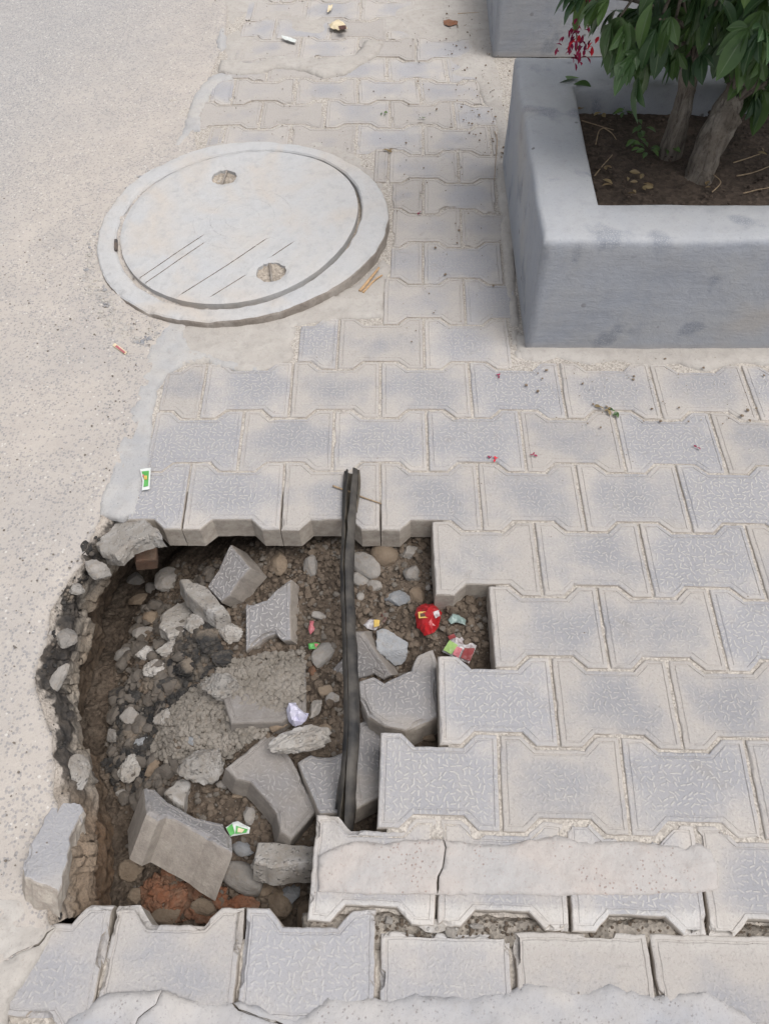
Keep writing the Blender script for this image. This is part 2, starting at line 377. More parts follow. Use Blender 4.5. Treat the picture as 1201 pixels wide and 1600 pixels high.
M['joint'] = soil_mat('joint_sand', [(.25, (.29, .265, .235)), (.5, (.375, .345, .31)), (.75, (.34, .315, .29))], 320, .0012)
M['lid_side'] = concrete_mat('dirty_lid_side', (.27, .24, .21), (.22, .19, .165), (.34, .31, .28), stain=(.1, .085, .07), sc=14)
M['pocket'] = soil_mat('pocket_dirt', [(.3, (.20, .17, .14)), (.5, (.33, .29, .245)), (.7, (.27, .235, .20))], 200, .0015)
M['damp'] = soil_mat('damp_grit', [(.3, (.16, .14, .12)), (.5, (.24, .215, .185)), (.7, (.19, .17, .15))], 150)
M['pit'] = soil_mat('pit_soil', [(.3, (.034, .026, .020)), (.48, (.080, .061, .046)), (.6, (.115, .092, .072)), (.75, (.070, .051, .037))], 150)  # soil colour set darker to deepen the shade inside the pit
M['wall'] = soil_mat('pit_wall_earth', [(.3, (.19, .14, .10)), (.5, (.30, .245, .19)), (.7, (.23, .175, .13))], 70, black=True)
M['psoil'] = soil_mat('planter_earth', [(.3, (.045, .034, .027)), (.5, (.085, .064, .05)), (.7, (.06, .046, .037))], 110)
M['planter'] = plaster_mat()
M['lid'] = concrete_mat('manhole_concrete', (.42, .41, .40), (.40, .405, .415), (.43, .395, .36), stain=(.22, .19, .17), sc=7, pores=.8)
M['rock_grey'] = rock_mat('grey_stone', (.19, .18, .168), (.27, .25, .23), soil=.5)
M['rock_brown'] = rock_mat('brown_stone', (.15, .112, .08), (.21, .165, .122), soil=.5)
M['rock_blue'] = rock_mat('blue_grey_stone', (.17, .178, .19), (.25, .255, .262), soil=.35)
M['rock_red'] = rock_mat('red_clay_clod', (.21, .088, .048), (.15, .09, .06))
M['rubble'] = rock_mat('concrete_chunk', (.29, .275, .255), (.22, .20, .178), (.36, .345, .33), soil=.45, agg=.5)
M['bitumen'] = rock_mat('bitumen_lump', (.018, .018, .019), (.04, .038, .036), (.15, .125, .10), soil=.25)
M['rubber'] = simple('black_rubber', (.016, .016, .017), .6, (.075, .068, .06), 22, .6, .25)
M['rubber_in'] = simple('rubber_inside', (.02, .02, .02), .8, (.10, .085, .065), 30)
M['wood'] = simple('dry_wood', (.50, .33, .18), .8, (.33, .22, .13), 120)
M['twig'] = simple('dry_twig', (.36, .27, .17), .85, (.22, .16, .11), 90)
M['iron'] = simple('dark_iron', (.05, .05, .055), .6, (.12, .09, .07), 60)

# ------------------------------------------------------------------ the pit, its outline and floor height
HOLE = [(157, 806), (146, 838), (130, 868), (127, 883), (110, 907), (95, 930), (80, 955), (77, 1006), (60, 1032), (58, 1066), (67, 1110), (83, 1146), (82, 1170), (86, 1200), (84, 1232), (88, 1262), (84, 1300), (78, 1360), (74, 1420), (80, 1446)]
FOOT = [(262, 838, -.20), (214, 876, -.26), (190, 905, -.28), (176, 935, -.29), (165, 960, -.29), (160, 1000, -.28), (147, 1040, -.27), (137, 1085, -.25), (128, 1150, -.24), (134, 1172, -.23), (160, 1195, -.22), (170, 1260, -.22), (176, 1330, -.22), (176, 1395, -.22), (176, 1440, -.22)]
CTRL = [(180, 1000, -.32), (230, 900, -.35), (200, 950, -.35), (170, 1080, -.27), (150, 1160, -.26), (250, 960, -.26), (290, 880, -.24), (250, 1060, -.165), (320, 1000, -.12),
        (220, 1110, -.20), (350, 1100, -.095), (300, 1140, -.115), (400, 1100, -.085), (390, 1145, -.09), (440, 1080, -.085), (280, 1200, -.15), (220, 1180, -.19), (180, 1250, -.22), (200, 1330, -.235),
        (190, 1400, -.235), (270, 1400, -.19), (330, 1420, -.17), (360, 1270, -.15), (400, 1250, -.14), (400, 1400, -.17), (460, 1420, -.19), (470, 1300, -.15), (560, 870, -.09),
        (620, 900, -.08), (660, 870, -.075), (640, 950, -.075), (500, 900, -.10), (500, 950, -.10), (430, 870, -.115), (500, 1050, -.11), (500, 1120, -.11), (600, 1010, -.085),
        (720, 960, -.055), (740, 1000, -.055), (650, 1150, -.09), (570, 1270, -.13), (620, 1060, -.10), (450, 1000, -.11), (350, 900, -.17), (230, 850, -.36), (250, 800, -.36), (350, 790, -.27), (250, 740, -.35), (420, 770, -.20), (180, 880, -.36), (500, 1430, -.19), (90, 1450, -.2), (550, 1200, -.12)]
CP = np.array([at(*c) for c in CTRL])
FLOOR = at2([(30, 725), (480, 728), (530, 790), (690, 790), (700, 900), (790, 900), (790, 1050), (715, 1060), (705, 1175), (610, 1185), (600, 1310), (510, 1320), (505, 1465), (20, 1480), (20, 1100)])
def hf(P, fine=True):
    P = np.asarray(P, float)
    d = np.hypot(P[:, None, 0] - CP[None, :, 0], P[:, None, 1] - CP[None, :, 1]) + .012
    wg = d ** -3.2; z = (wg * CP[None, :, 2]).sum(1) / wg.sum(1)
    if fine:
        cl = fbm(P, 28, 3, 4); z = z + .010 * cl + .0075 * np.abs(fbm(P, 60, 4, 9, .6)) + .003 * fbm(P, 240, 2, 3)
        bk = sstep(.0, .6, fbm(P, 9, 2, 13)); z = z + bk * .008
    ins = inpoly(P, FLOOR); ed = segdist(P, FLOOR)
    s = np.where(ins, sstep(0, .028, ed), 0)
    return z * s + (-.066) * (1 - s)
def hz(x, y): return float(hf(np.array([[x, y]]))[0])
def floor_at(px, py, lift=0.0):
    z = -.12
    for _ in range(6): p = at(px, py, z); z = hz(p[0], p[1]) + lift
    return at(px, py, z)
st = .0028
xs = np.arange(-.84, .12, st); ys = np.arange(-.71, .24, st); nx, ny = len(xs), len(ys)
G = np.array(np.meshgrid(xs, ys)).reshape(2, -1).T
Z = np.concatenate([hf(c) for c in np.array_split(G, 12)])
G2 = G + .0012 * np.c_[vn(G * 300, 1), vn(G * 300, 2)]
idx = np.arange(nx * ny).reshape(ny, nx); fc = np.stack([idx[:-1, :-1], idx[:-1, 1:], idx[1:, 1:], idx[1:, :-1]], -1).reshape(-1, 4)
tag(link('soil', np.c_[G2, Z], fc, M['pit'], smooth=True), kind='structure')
# wall of the pit under the road edge
rim = resample(at2(HOLE), .004, False)
rim = jag(at2(HOLE), .004, .007, 38, 21, False)
foot = np.array([at(*p) for p in FOOT])
def bylen(P, n):
    L_ = np.r_[0, np.cumsum(np.linalg.norm(np.diff(P, axis=0), axis=1))]; t = np.linspace(0, L_[-1], n)
    return np.stack([np.interp(t, L_, P[:, i]) for i in range(P.shape[1])], 1)
nr = len(rim); ft = bylen(foot, nr); rim3 = np.c_[rim, np.zeros(nr)]
nt_ = 64; W = []
for j in range(nt_ + 1):
    t = j / nt_; P = rim3 * (1 - t) + ft * t; P[:, 2] = ft[:, 2] * (t ** 1.12); ins_ = np.interp(t, [0, .12, .3, .48, .56, .75, 1], [0, .008, .020, .026, .010, -.004, 0])
    tt = np.gradient(rim, axis=0); tt /= np.linalg.norm(tt, axis=1)[:, None]; nn = np.c_[-tt[:, 1], tt[:, 0]]
    q = np.c_[P]; am = .022 * min(1, t * 9)
    dsp = am * fbm(q, 17, 4, 31, .62) + am * .6 * np.abs(fbm(q, 48, 3, 33)) + ins_
    P[:, :2] += nn * dsp[:, None]; P[:, 2] += .5 * am * fbm(q, 30, 3, 37)
    if j == 0: P[:, 2] = .001
    W.append(P)
W = np.concatenate(W); idx = np.arange(nr * (nt_ + 1)).reshape(nt_ + 1, nr)
fc = np.stack([idx[:-1, :-1], idx[1:, :-1], idx[1:, 1:], idx[:-1, 1:]], -1).reshape(-1, 4)
tag(link('pit_wall', W, fc, M['wall'], smooth=True), kind='structure')

# ------------------------------------------------------------------ road and paving bed
EDGE = [(352, -60), (345, 60), (318, 120), (285, 200), (262, 232)]
EDGEL = [(240, 520), (228, 560), (214, 640), (196, 690), (172, 770), (160, 806)]
road_px = at2([(360, -60), (352, 60), (325, 125), (300, 190), (320, 300), (300, 420), (260, 520), (240, 560), (225, 640), (206, 690), (184, 770)])
ro = [np.array([-.50, 40.]), np.array([-.50, 2.9])] + list(jag(road_px, .01, .004, 30, 2, False)) + list(rim) + [at(30, 1500)[:2], at(-30, 1640)[:2], np.array([-.7, -2.]), np.array([-.7, -40.]), np.array([-40., -40.]), np.array([-40., 40.])]
near = [np.array(p) for p in ((-1.9, -1.), (-.3, -1.), (-.3, 2.9), (-1.9, 2.9))]
gp = grid_pts(near, .022, seed=3); ro_a = np.array(ro); gp = gp[inpoly(gp, ro_a)]; gp = gp[segdist(gp, ro_a) > .009]
v, f = cdt(ro_a, (), gp)
dr = segdist(v, rim, False); jit = fbm(v, 3, 3, 5) * .006 + fbm(v, 22, 3, 6) * .0022
v3, f3 = skirt(np.c_[v, .001 + jit * sstep(0, .05, dr) - .004 * (1 - sstep(0, .02, dr))], f, .012)
tag(link('road', v3, f3, M['road'], smooth=True), kind='structure')
bed_hole = at2([(100, 800), (200, 775), (240, 766), (470, 768), (683, 792), (700, 830), (700, 905), (775, 905), (775, 1052), (700, 1056), (700, 1168), (604, 1172), (604, 1304), (506, 1306), (506, 1418), (500, 1462), (60, 1468), (30, 1200)])
bo = np.array([(-.72, 40.), (-.72, 2.9), (-.95, 1.0), (-.86, .05), (-.86, -.5), (-.9, -2.), (-.9, -40.), (40., -40.), (40., 40.)])
near = [np.array(p) for p in ((-.9, -.95), (1.35, -.95), (1.35, 2.7), (-.9, 2.7))]
gp = grid_pts(near, .017, (), seed=4); gp = gp[inpoly(gp, bo) & ~inpoly(gp, bed_hole)]; gp = gp[(segdist(gp, bed_hole) > .008) & (segdist(gp, bo) > .008)]
v, f = cdt(bo, (resample(bed_hole, .012),), gp)
far = sstep(.6, 1.9, v[:, 1])
z = -.0036 + .0010 * fbm(v, 40, 3, 8) + far * (.0005 + .003 * fbm(v, 6, 3, 11))
gy = at(800, 1445)[1]; gap = np.exp(-((v[:, 1] - gy) / .022) ** 2) * (v[:, 0] > at(488, 1440)[0]); z -= gap * .02; z -= .014 * sstep(at(600, 1300)[1], at(600, 1345)[1], v[:, 1]); z -= .010 * sstep(at(600, 1440)[1], at(600, 1455)[1] - .01, v[:, 1])
v3, f3 = skirt(np.c_[v, z], f, .04)
tag(link('ground', v3, f3, M['joint'], smooth=True), kind='structure')

# ------------------------------------------------------------------ pavers
PL = .2; PP = .14389
CF = np.array([[0.000483, -0.003417], [0.198048, -0.000268], [-0.003336, 0.144032], [0.000823, 0.000486], [-0.000267, 0.000943], [0.001334, -0.00028], [0.000147, -0.000122], [-9.7e-05, -8.7e-05], [-0.000141, -0.000124], [-9e-06, 3e-06]])
def warp(k, r):
    k = np.asarray(k, float); r = np.asarray(r, float)
    kc = np.clip(k, -4, 4.2); rc = np.clip(r, -4.3, 13)
    B = np.stack([np.ones_like(kc), kc, rc, kc * rc, rc * rc, kc * kc, rc ** 3, kc * rc * rc, kc * kc * rc, rc ** 4], -1)
    o = B @ CF; o[..., 0] += (k - kc) * PL; o[..., 1] += (r - rc) * PP * .97
    return o
EA, ED = .19, .115            # end flat and diagonal of the I outline, in lengths
HE, HM = .5 + .082, .5 - .082  # half widths at the flared ends and at the waist, in row pitches
def iout():
    a, d = EA, ED
    t = [(0, HE), (a, HE), (a + d, HM), (1 - a - d, HM), (1 - a, HE), (1, HE)]
    return [(x, -y) for x, y in t] + [(x, y) for x, y in t[::-1]]      # ccw
def clip(poly, axis, val, keep_greater):
    out = []; n = len(poly)
    for i in range(n):
        a, b = poly[i], poly[(i + 1) % n]
        ia = (a[axis] >= val) == keep_greater; ib = (b[axis] >= val) == keep_greater
        if ia: out.append(a)
        if ia != ib:
            t = (val - a[axis]) / (b[axis] - a[axis]); out.append(tuple(a[k] + t * (b[k] - a[k]) for k in (0, 1)))
    return out
def rounded(P, r=.0025):
    n = len(P); out = []
    for i in range(n):
        a, b, c = P[i - 1], P[i], P[(i + 1) % n]; u = a - b; v = c - b; lu, lv = np.linalg.norm(u), np.linalg.norm(v)
        rr = min(r, lu * .3, lv * .3); out += [b + u / lu * rr, b + v / lv * rr]
    return np.array(out)
def offset(P, d):
    n = len(P); e = np.roll(P, -1, 0) - P; e /= np.linalg.norm(e, axis=1)[:, None] + 1e-12; nn = np.c_[-e[:, 1], e[:, 0]]
    m = nn + np.roll(nn, 1, 0); m /= (m * m).sum(1)[:, None] / 2 + 1e-9
    l = np.linalg.norm(m, axis=1); m *= np.minimum(1, 1.6 / l)[:, None]
    return P + m * d
def area(P): x, y = P[:, 0], P[:, 1]; return .5 * np.sum(x * np.roll(y, -1) - np.roll(x, -1) * y)
def slab(P, T=.06, chips=.0012, seed=0, border=True, wear=0., step=.007, rough=0.):
    """an embossed paving block from its outline (ccw, metres): sides, worn arris, flat border, groove, field"""
    P = np.array(P, float)
    if area(P) < 0: P = P[::-1]
    e = np.linalg.norm(np.roll(P, -1, 0) - P, axis=1); P = P[e > .002]
    e = np.linalg.norm(np.roll(P, -1, 0) - P, axis=1); cnt = np.maximum(2, np.round(e / step).astype(int))
    def ring(o):
        Q = offset(P, o); R_ = np.roll(Q, -1, 0); out = []; nrm = []
        c = Q.mean(0)
        for a_, b_, m in zip(Q, R_, cnt):
            d = (b_ - a_) / (np.linalg.norm(b_ - a_) + 1e-9); nn = np.array([-d[1], d[0]])
            for k in range(m): out.append(a_ + (b_ - a_) * k / m); nrm.append(nn)
        return np.array(out), np.array(nrm)
    base, nrm = ring(0); n = len(base)
    jit = (chips * .55 + rough) * np.c_[fbm(base, 70, 2, seed), fbm(base, 70, 2, seed + 5)]
    ch = np.clip(fbm(base, 24, 3, seed + 11) - .16, 0, 1) * 1.6 * (chips / .0012)
    corner = np.zeros(n); corner[np.r_[0, np.cumsum(cnt)[:-1]]] = 1
    prof = [(-.0005, -T), (0, -T * .6), (0, -.012), (.0002, -.0042), (.0015, -.0010), (.0032, 0.)]
    if border: prof += [(.0078, 0.), (.0086, -.0013), (.0104, -.0013), (.0118, -.0001)]
    V = []
    for i, (o, z) in enumerate(prof):
        R_ = ring(o)[0] + jit; q = np.c_[R_, np.full(n, z)]
        if i in (0, 1, 2): q[:, :2] += (.0009 + rough * .8) * (chips / .0012) * np.c_[fbm(q, 50, 3, seed + 2), fbm(q, 50, 3, seed + 3)]
        if 3 <= i <= 5:
            k = (.0012, .0026, .003)[i - 3] * (1 + wear); q[:, :2] += nrm * (ch * k)[:, None]; q[:, 2] -= ch * k * (1.1 if i < 5 else .4)
            q[:, 2] -= corner * (.0012 if i < 5 else .0003)
        V.append(q)
    last = V[-1]
    v, f = cdt(last[:, :2], (), grid_pts(last[:, :2], .022, seed=seed))
    k = len(prof) * n; m = (len(prof) - 1) * n
    if len(v) >= n and np.allclose(v[:n], last[:, :2], atol=1e-4):
        rem = lambda t: tuple(m + q if q < n else k + q - n for q in t)
        extra = np.c_[v[n:], np.full(len(v) - n, -.0001)]; extra[:, 2] += .0005 * fbm(extra, 30, 2, seed)
        F_ = [rem(t) for t in f]
    else: extra = np.zeros((0, 3)); F_ = [tuple(range(m, m + n))]
    V = np.concatenate(V + [extra])
    for i in range(len(prof) - 1):
        for j in range(n): a = i * n + j; b = i * n + (j + 1) % n; F_.append((a, b, b + n, a + n))
    F_.append(tuple(range(n - 1, -1, -1)))
    return V, F_
ORD = ['leftmost', 'second', 'third', 'fourth', 'fifth', 'sixth', 'seventh', 'eighth', 'ninth', 'tenth']
NUM = ['first', 'second', 'third', 'fourth', 'fifth', 'sixth', 'seventh', 'eighth', 'ninth', 'tenth', 'eleventh', 'twelfth', 'thirteenth', 'fourteenth', 'fifteenth', 'sixteenth', 'seventeenth', 'eighteenth']
pcount = [0]
def paver(poly_kr, r, label, rods=1., dust=0., dz=0., tilt=None, fn=warp, chips=.0012, wear=0., T=.06, gap=.0017, pale=0.):
    W_ = fn(np.array([p[0] for p in poly_kr]), np.array([p[1] for p in poly_kr])); W_ = offset(W_ if area(W_) > 0 else W_[::-1], gap)
    c = W_.mean(0); pcount[0] += 1; s = pcount[0] * 13
    V, F_ = slab(W_ - c, T, chips, s, True, wear)
    o = link('paver', V, F_, M['paver']); o['pale'] = float(pale)
    o.location = (c[0], c[1], dz + random.uniform(-.0012, .0010))
    t = tilt or (random.uniform(-.006, .006), random.uniform(-.006, .006)); o.rotation_euler = (t[0], t[1], 0)
    o.color = (rods, dust, 0, 1)
    return tag(o, label, 'paver', 'interlocking pavers laid in rows')
def cell(k0, r, x0=None, x1=None, ymin=None, ymax=None):
    P = [(k0 + a, r + b) for a, b in iout()]
    if x0 is not None: P = clip(P, 0, x0, True)
    if x1 is not None: P = clip(P, 0, x1, False)
    if ymin is not None: P = clip(P, 1, ymin, True)
    if ymax is not None: P = clip(P, 1, ymax, False)
    return P
ROWS = {  # row: (first joint, number, left clip, right clip)
    0: (0, 5, None, None), -1: (.5, 4, None, None), -2: (0, 4, None, None), -3: (-.5, 4, None, None),
    1: (-3.5, 8, -3.08, None), 2: (-3, 7, None, None), 3: (-3.5, 8, -2.98, None), 4: (-2, 3, -1.47, 1.12), 5: (-.5, 2, -.49, 1.12),
    6: (-1, 2, -.42, 1.10), 7: (-.5, 2, -.42, 1.10), 8: (-1, 2, -.45, 1.12), 9: (-1.5, 3, -.72, 1.12), 10: (-4, 6, -3.25, 1.13), 11: (-3.5, 5, None, 1.14),
    12: (-4, 5, -3.38, 1.16), 13: (-3.5, 5, -3.2, 1.2), 14: (-4, 5, -3.1, 1.2), 15: (-3.5, 5, -3.1, 1.2), 16: (-4, 5, -3.05, 1.1), 17: (-3.5, 4, -3.05, 1.1)}
for r in sorted(ROWS):
    k0, n, lc, rc = ROWS[r]
    for i in range(n):
        k = k0 + i
        if r == 11 and False: continue
        P = cell(k, r, lc, rc)
        if len(P) < 3 or area(np.array(P)) < .04: continue
        if r >= 1: lab = f'grey interlocking paver, {ORD[i]}{" one" if i == 0 else " from the left"} in the {NUM[r-1]} row behind the pit'
        else: lab = f'embossed grey paver, {"touching the pit" if i == 0 else ORD[i] + " from the pit edge"}, in the {NUM[-r]} row right of it'
        if r == 11: lab = lab.replace('behind the pit', 'back, beyond the manhole')
        rods = 1. if r <= 3 else (.8 if r <= 4 else (.4 if r <= 6 else .12))
        right = sstep(-2, 3, k)
        dust = (.15 - .45 * float(right) if r <= 2 else .1) + random.uniform(-.22, .30)
        if r == 3 and k > 1: dust = .35
        if r >= 4: dust = .25 + random.uniform(-.1, .3) + .35 * (r >= 7)
        paver(P, r, lab, rods * random.uniform(.8, 1), dust, chips=.0012 if r < 7 else .0022, wear=0 if r < 7 else 1, gap=.0009 if r == 1 else .0015 if r < 8 else .0023,
              dz=0. if r < 7 else random.uniform(-.001, .001))
# row -4 (half under the mortar strip) and row -5 in front of the gap
for i, k in enumerate((-1, 0, 1, 2, 3)):
    P = cell(k, -4)
    paver(P, -4, ['worn paver at the pit corner, left end of the row half covered by mortar', 'worn paver just right of the crack, half covered by the mortar strip', 'third worn paver from the pit under the mortar strip',
                  'worn bare paver at the right end of the mortar strip', 'worn paver beyond the right end of the mortar strip'][i], .8, .35, wear=3, chips=.0024, tilt=(.03, 0), dz=-.004, pale=-1.)
def fn5(k, r): return np.stack([.1965 * np.asarray(k) + .0075, -.694 + (np.asarray(r) + 5) * .148], -1)
def tr(k0, lo=-.5): return [(k0 + a, -5 + b) for a, b in iout()]
for i, k in enumerate((-3.5, -2.5, -1.5, -.5, .5, 1.5, 2.5)):
    P = tr(k)
    if i == 0: P = clip(P, 0, -3.25, True)
    if k >= -.5: P = clip(P, 1, -5 + .41, False)
    paver(P, -5, ['cracked corner paver at the bottom left beside the road cement', 'chipped pale paver at the front edge of the pit, under the leaning block', 'worn paver in the front row between the pit and the cement, with thin joints',
                  'front row paver below the mortar strip crack, right of the wide dark joint', 'front row paver below the middle of the mortar strip', 'front row paver at the bottom right beside the front cement', 'front row paver at the far bottom right corner'][i],
          .5, .05, dz=-.014, pale=.6, fn=fn5, wear=3, chips=.0030, gap=.0022 if i != 3 else .0050)

# ------------------------------------------------------------------ manhole
MC = np.array([-.4840, 1.018, .020]); SL = np.array([.030, -.006])
def mtilt(): 
    n = Vector((-SL[0], -SL[1], 1)).normalized(); return n.to_track_quat('Z', 'Y').to_matrix().to_4x4()
def circ(r, n=200, c=(0, 0), na=0., seed=0):
    t = np.linspace(0, 2 * np.pi, n, endpoint=False); d = np.c_[np.cos(t), np.sin(t)]
    rr = r + (na * fbm(d * 3 + seed, 3, 4, seed, .6) if na else 0); return np.array(c) + d * (rr if np.ndim(rr) == 0 else rr[:, None])
def loft(rings, close=True):
    V = np.concatenate(rings); n = len(rings[0]); F_ = []
    for i in range(len(rings) - 1):
        for j in range(n): a = i * n + j; b = i * n + (j + 1) % n; F_.append((a, b, b + n, a + n))
    return V, F_
mw = Matrix.Translation(Vector(MC)) @ mtilt()
mp = np.array(mw.inverted())
def toM(px, py):
    d = ray(px, py); n = np.array(mw)[:3, 2]; t = ((MC - CAM) @ n) / (d @ n); P = CAM + d * t; return (mp @ np.r_[P, 1])[:2]
def z7(x, y): return (150 + x / 2.555, 210 + y / 2.555)
EO = [(150, 378), (185, 308), (248, 257), (318, 230), (400.5, 221), (494, 231.5), (565, 265), (600, 308), (602, 366.5), (565, 413.5), (502, 456.6), (424, 488), (338, 501.6), (259.6, 494), (189, 460.5), (158, 421)]
EI = [z7(*t) for t in ((78, 430), (100, 340), (150, 265), (250, 180), (400, 110), (640, 62), (800, 72), (900, 105), (1000, 165), (1050, 230), (1060, 300), (1040, 380), (980, 470), (900, 540), (800, 610), (700, 660), (560, 688), (430, 690), (300, 665), (200, 620), (120, 550))]
def harm(pts, n=260, sc=1.0, d=0.0, na=0., seed=0):
    """smooth closed outline through measured points (a hand-cast, not quite round ring)"""
    P = np.array([toM(*t) for t in pts]); th = np.arctan2(P[:, 1], P[:, 0]); r = np.hypot(*P.T)
    Bf = lambda t: np.stack([np.ones_like(t)] + [g(k * t) for k in (1, 2, 3) for g in (np.cos, np.sin)], 1)
    cf = np.linalg.lstsq(Bf(th), r, rcond=None)[0]; t = np.linspace(0, 2 * np.pi, n, endpoint=False); R_ = Bf(t) @ cf * sc + d
    D = np.c_[np.cos(t), np.sin(t)]; R_ = R_ + (na * fbm(D * 5, 2, 4, seed, .6) if na else 0); return D * R_[:, None]
prof = [('o', .006, -.12), ('o', .004, -.05), ('o', .002, -.030), ('o', .0015, -.008), ('o', 0, -.003), ('o', -.004, .0), ('m', .65, .001), ('m', .3, .001), ('i', .006, .0), ('i', .002, -.004), ('i', .0005, -.018), ('i', -.004, -.022), ('i', -.05, -.022)]
rings = []
for i, (ty, d_, z) in enumerate(prof):
    if ty == 'm': c = harm(EO) * d_ + harm(EI) * (1 - d_)
    else: c = harm(EO if ty == 'o' else EI, d=d_, na=.0035 if i < 10 else .001, seed=3)
    th_ = np.arctan2(c[:, 1], c[:, 0]); br = np.exp(-((th_ + .55) / .7) ** 2) * .35 + .12
    chip = np.clip(fbm(c, 24, 4, 77) - .05, 0, 1) * br * (.05 if i in (3, 4, 5) else .02 if i in (8, 9) else 0)
    rings.append(np.c_[c * (1 - chip[:, None] * (.5 if i in (4, 5) else 0)), z + .0014 * fbm(c, 30, 3, 5) * (i > 2) - chip])
V, F_ = loft(rings)
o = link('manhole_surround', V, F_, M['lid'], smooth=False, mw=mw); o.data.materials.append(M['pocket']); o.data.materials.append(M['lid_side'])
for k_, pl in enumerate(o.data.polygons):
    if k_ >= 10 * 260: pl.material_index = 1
    elif k_ < 4 * 260: pl.material_index = 2
tag(o, 'round pale concrete manhole surround set into the pavers, one side raised and chipped', 'manhole frame')
LC = np.array([-.006, .0])
h1, h2 = toM(350, 276), toM(423, 424)
gl = [[z7(168, 580), z7(300, 490), z7(432, 401)], [z7(190, 600), z7(438, 430)], [z7(335, 643), z7(520, 527), z7(682, 418)], [z7(458, 650), z7(600, 562)], [z7(700, 490), z7(790, 430)]]
ls = []; mids = []
for g in gl:
    g = [toM(*p) for p in g]; c = resample(g, .01, False); t = np.gradient(c, axis=0); t /= np.linalg.norm(t, axis=1)[:, None]; nn = np.c_[-t[:, 1], t[:, 0]]
    wd = np.full((len(c), 1), .0015); wd[0] = wd[-1] = .0004
    ls += [c + nn * wd, c - nn * wd, c]; mids.append(c)
holes = [circ(.035, 40, h1, .005, 5), circ(.037, 40, h2, .005, 6)]
lr = harm(EI, 240, .972, 0, .0012, 9) + np.array([-.0055, -.001])
gp = grid_pts(lr, .014, holes, seed=2); gp = gp[np.min([segdist(gp, l, False) for l in ls], axis=0) > .004]
v, f = cdt(lr, holes, gp, ls)
z = .0006 * fbm(v, 12, 3, 2)
mid = np.concatenate(mids); q = np.min(np.hypot(v[:, None, 0] - mid[None, :, 0], v[:, None, 1] - mid[None, :, 1]), axis=1); z -= .006 * (q < 2e-5)
z -= .003 * (segdist(v, lr) < 1e-6)
for h in holes: z -= .0035 * (segdist(v, h) < 1e-6)
v3, f3 = skirt(np.c_[v, z + .0015], f, .03)
lid = link('manhole_cover', v3, f3, M['lid'], smooth=False, mw=mw); lid.data.materials.append(M['damp']); low = set(np.nonzero(q < 2e-5)[0].tolist())
for pl in lid.data.polygons:
    if any(i in low for i in pl.vertices): pl.material_index = 1
tag(lid, 'round concrete manhole cover with two lifting holes and long parallel scratches', 'manhole cover')
# faint cast rings on the lid
bm = NB('faint_ring')
for r in (.045, .085, .13):
    c0 = toM(*z7(585, 335)); a = circ(r - .0011, 90, c0); b_ = circ(r + .0011, 90, c0)
    zz = lambda c, h: np.c_[c, .0006 * fbm(c, 12, 3, 2) + .0015 + h]
    V, F_ = loft([zz(a, -.0004), zz((a + b_) / 2, .0006), zz(b_, -.0004)]); link('cast_ring', V, F_[::-1], M['lid'], parent=lid)
for h, ang in ((h1, .12), (h2, .38)):
    rr = [np.c_[circ(.041, 40, h), np.full(40, -.003)], np.c_[circ(.037, 40, h), np.full(40, -.009)], np.c_[circ(.02, 40, h), np.full(40, -.014)], np.c_[circ(.001, 40, h), np.full(40, -.013)]]
    for k in (1, 2): rr[k][:, 2] += .007 * fbm(rr[k][:, :2], 60, 3, 4)
    V, F_ = loft(rr); pk = link('lifting_hole', V, [q_[::-1] for q_ in F_][::1], M['pocket'], parent=lid, smooth=True)
    L_ = .072; u = np.array([math.cos(ang), math.sin(ang)]); nn = np.array([-u[1], u[0]])
    tt = np.linspace(-.5, .5, 9); cc = h + u * tt[:, None] * L_; rr = []
    for a in np.linspace(0, 2 * np.pi, 8, endpoint=False): rr.append(np.c_[cc + nn * .0028 * math.cos(a), np.full(9, -.004) + .0028 * math.sin(a)])
    V = np.stack(rr, 1).reshape(-1, 3); F_ = [(i * 8 + j, i * 8 + (j + 1) % 8, (i + 1) * 8 + (j + 1) % 8, (i + 1) * 8 + j) for i in range(8) for j in range(8)]
    link('lifting_bar', V, F_, M['lid_side'], parent=pk, smooth=True)
hp = toM(182, 384)
def boxv(c, s, ang=0): 
    o = []; ca, sa = math.cos(ang), math.sin(ang)
    for z in (-1, 1):
        for x, y in ((-1, -1), (1, -1), (1, 1), (-1, 1)): o.append((c[0] + (x * s[0] * ca - y * s[1] * sa) / 2, c[1] + (x * s[0] * sa + y * s[1] * ca) / 2, c[2] + z * s[2] / 2))
    return o, [(3, 2, 1, 0), (4, 5, 6, 7), (0, 1, 5, 4), (1, 2, 6, 5), (2, 3, 7, 6), (3, 0, 4, 7)]
hv_ = toM(182, 371) - toM(182, 397); V, F_ = boxv((hp[0], hp[1], .002), (.045, .008, .008), math.atan2(hv_[1], hv_[0])); o = link('iron_pin', V, F_, M['iron'], parent=lid); bv = o.modifiers.new('b', 'BEVEL'); bv.width = .002; bv.segments = 2

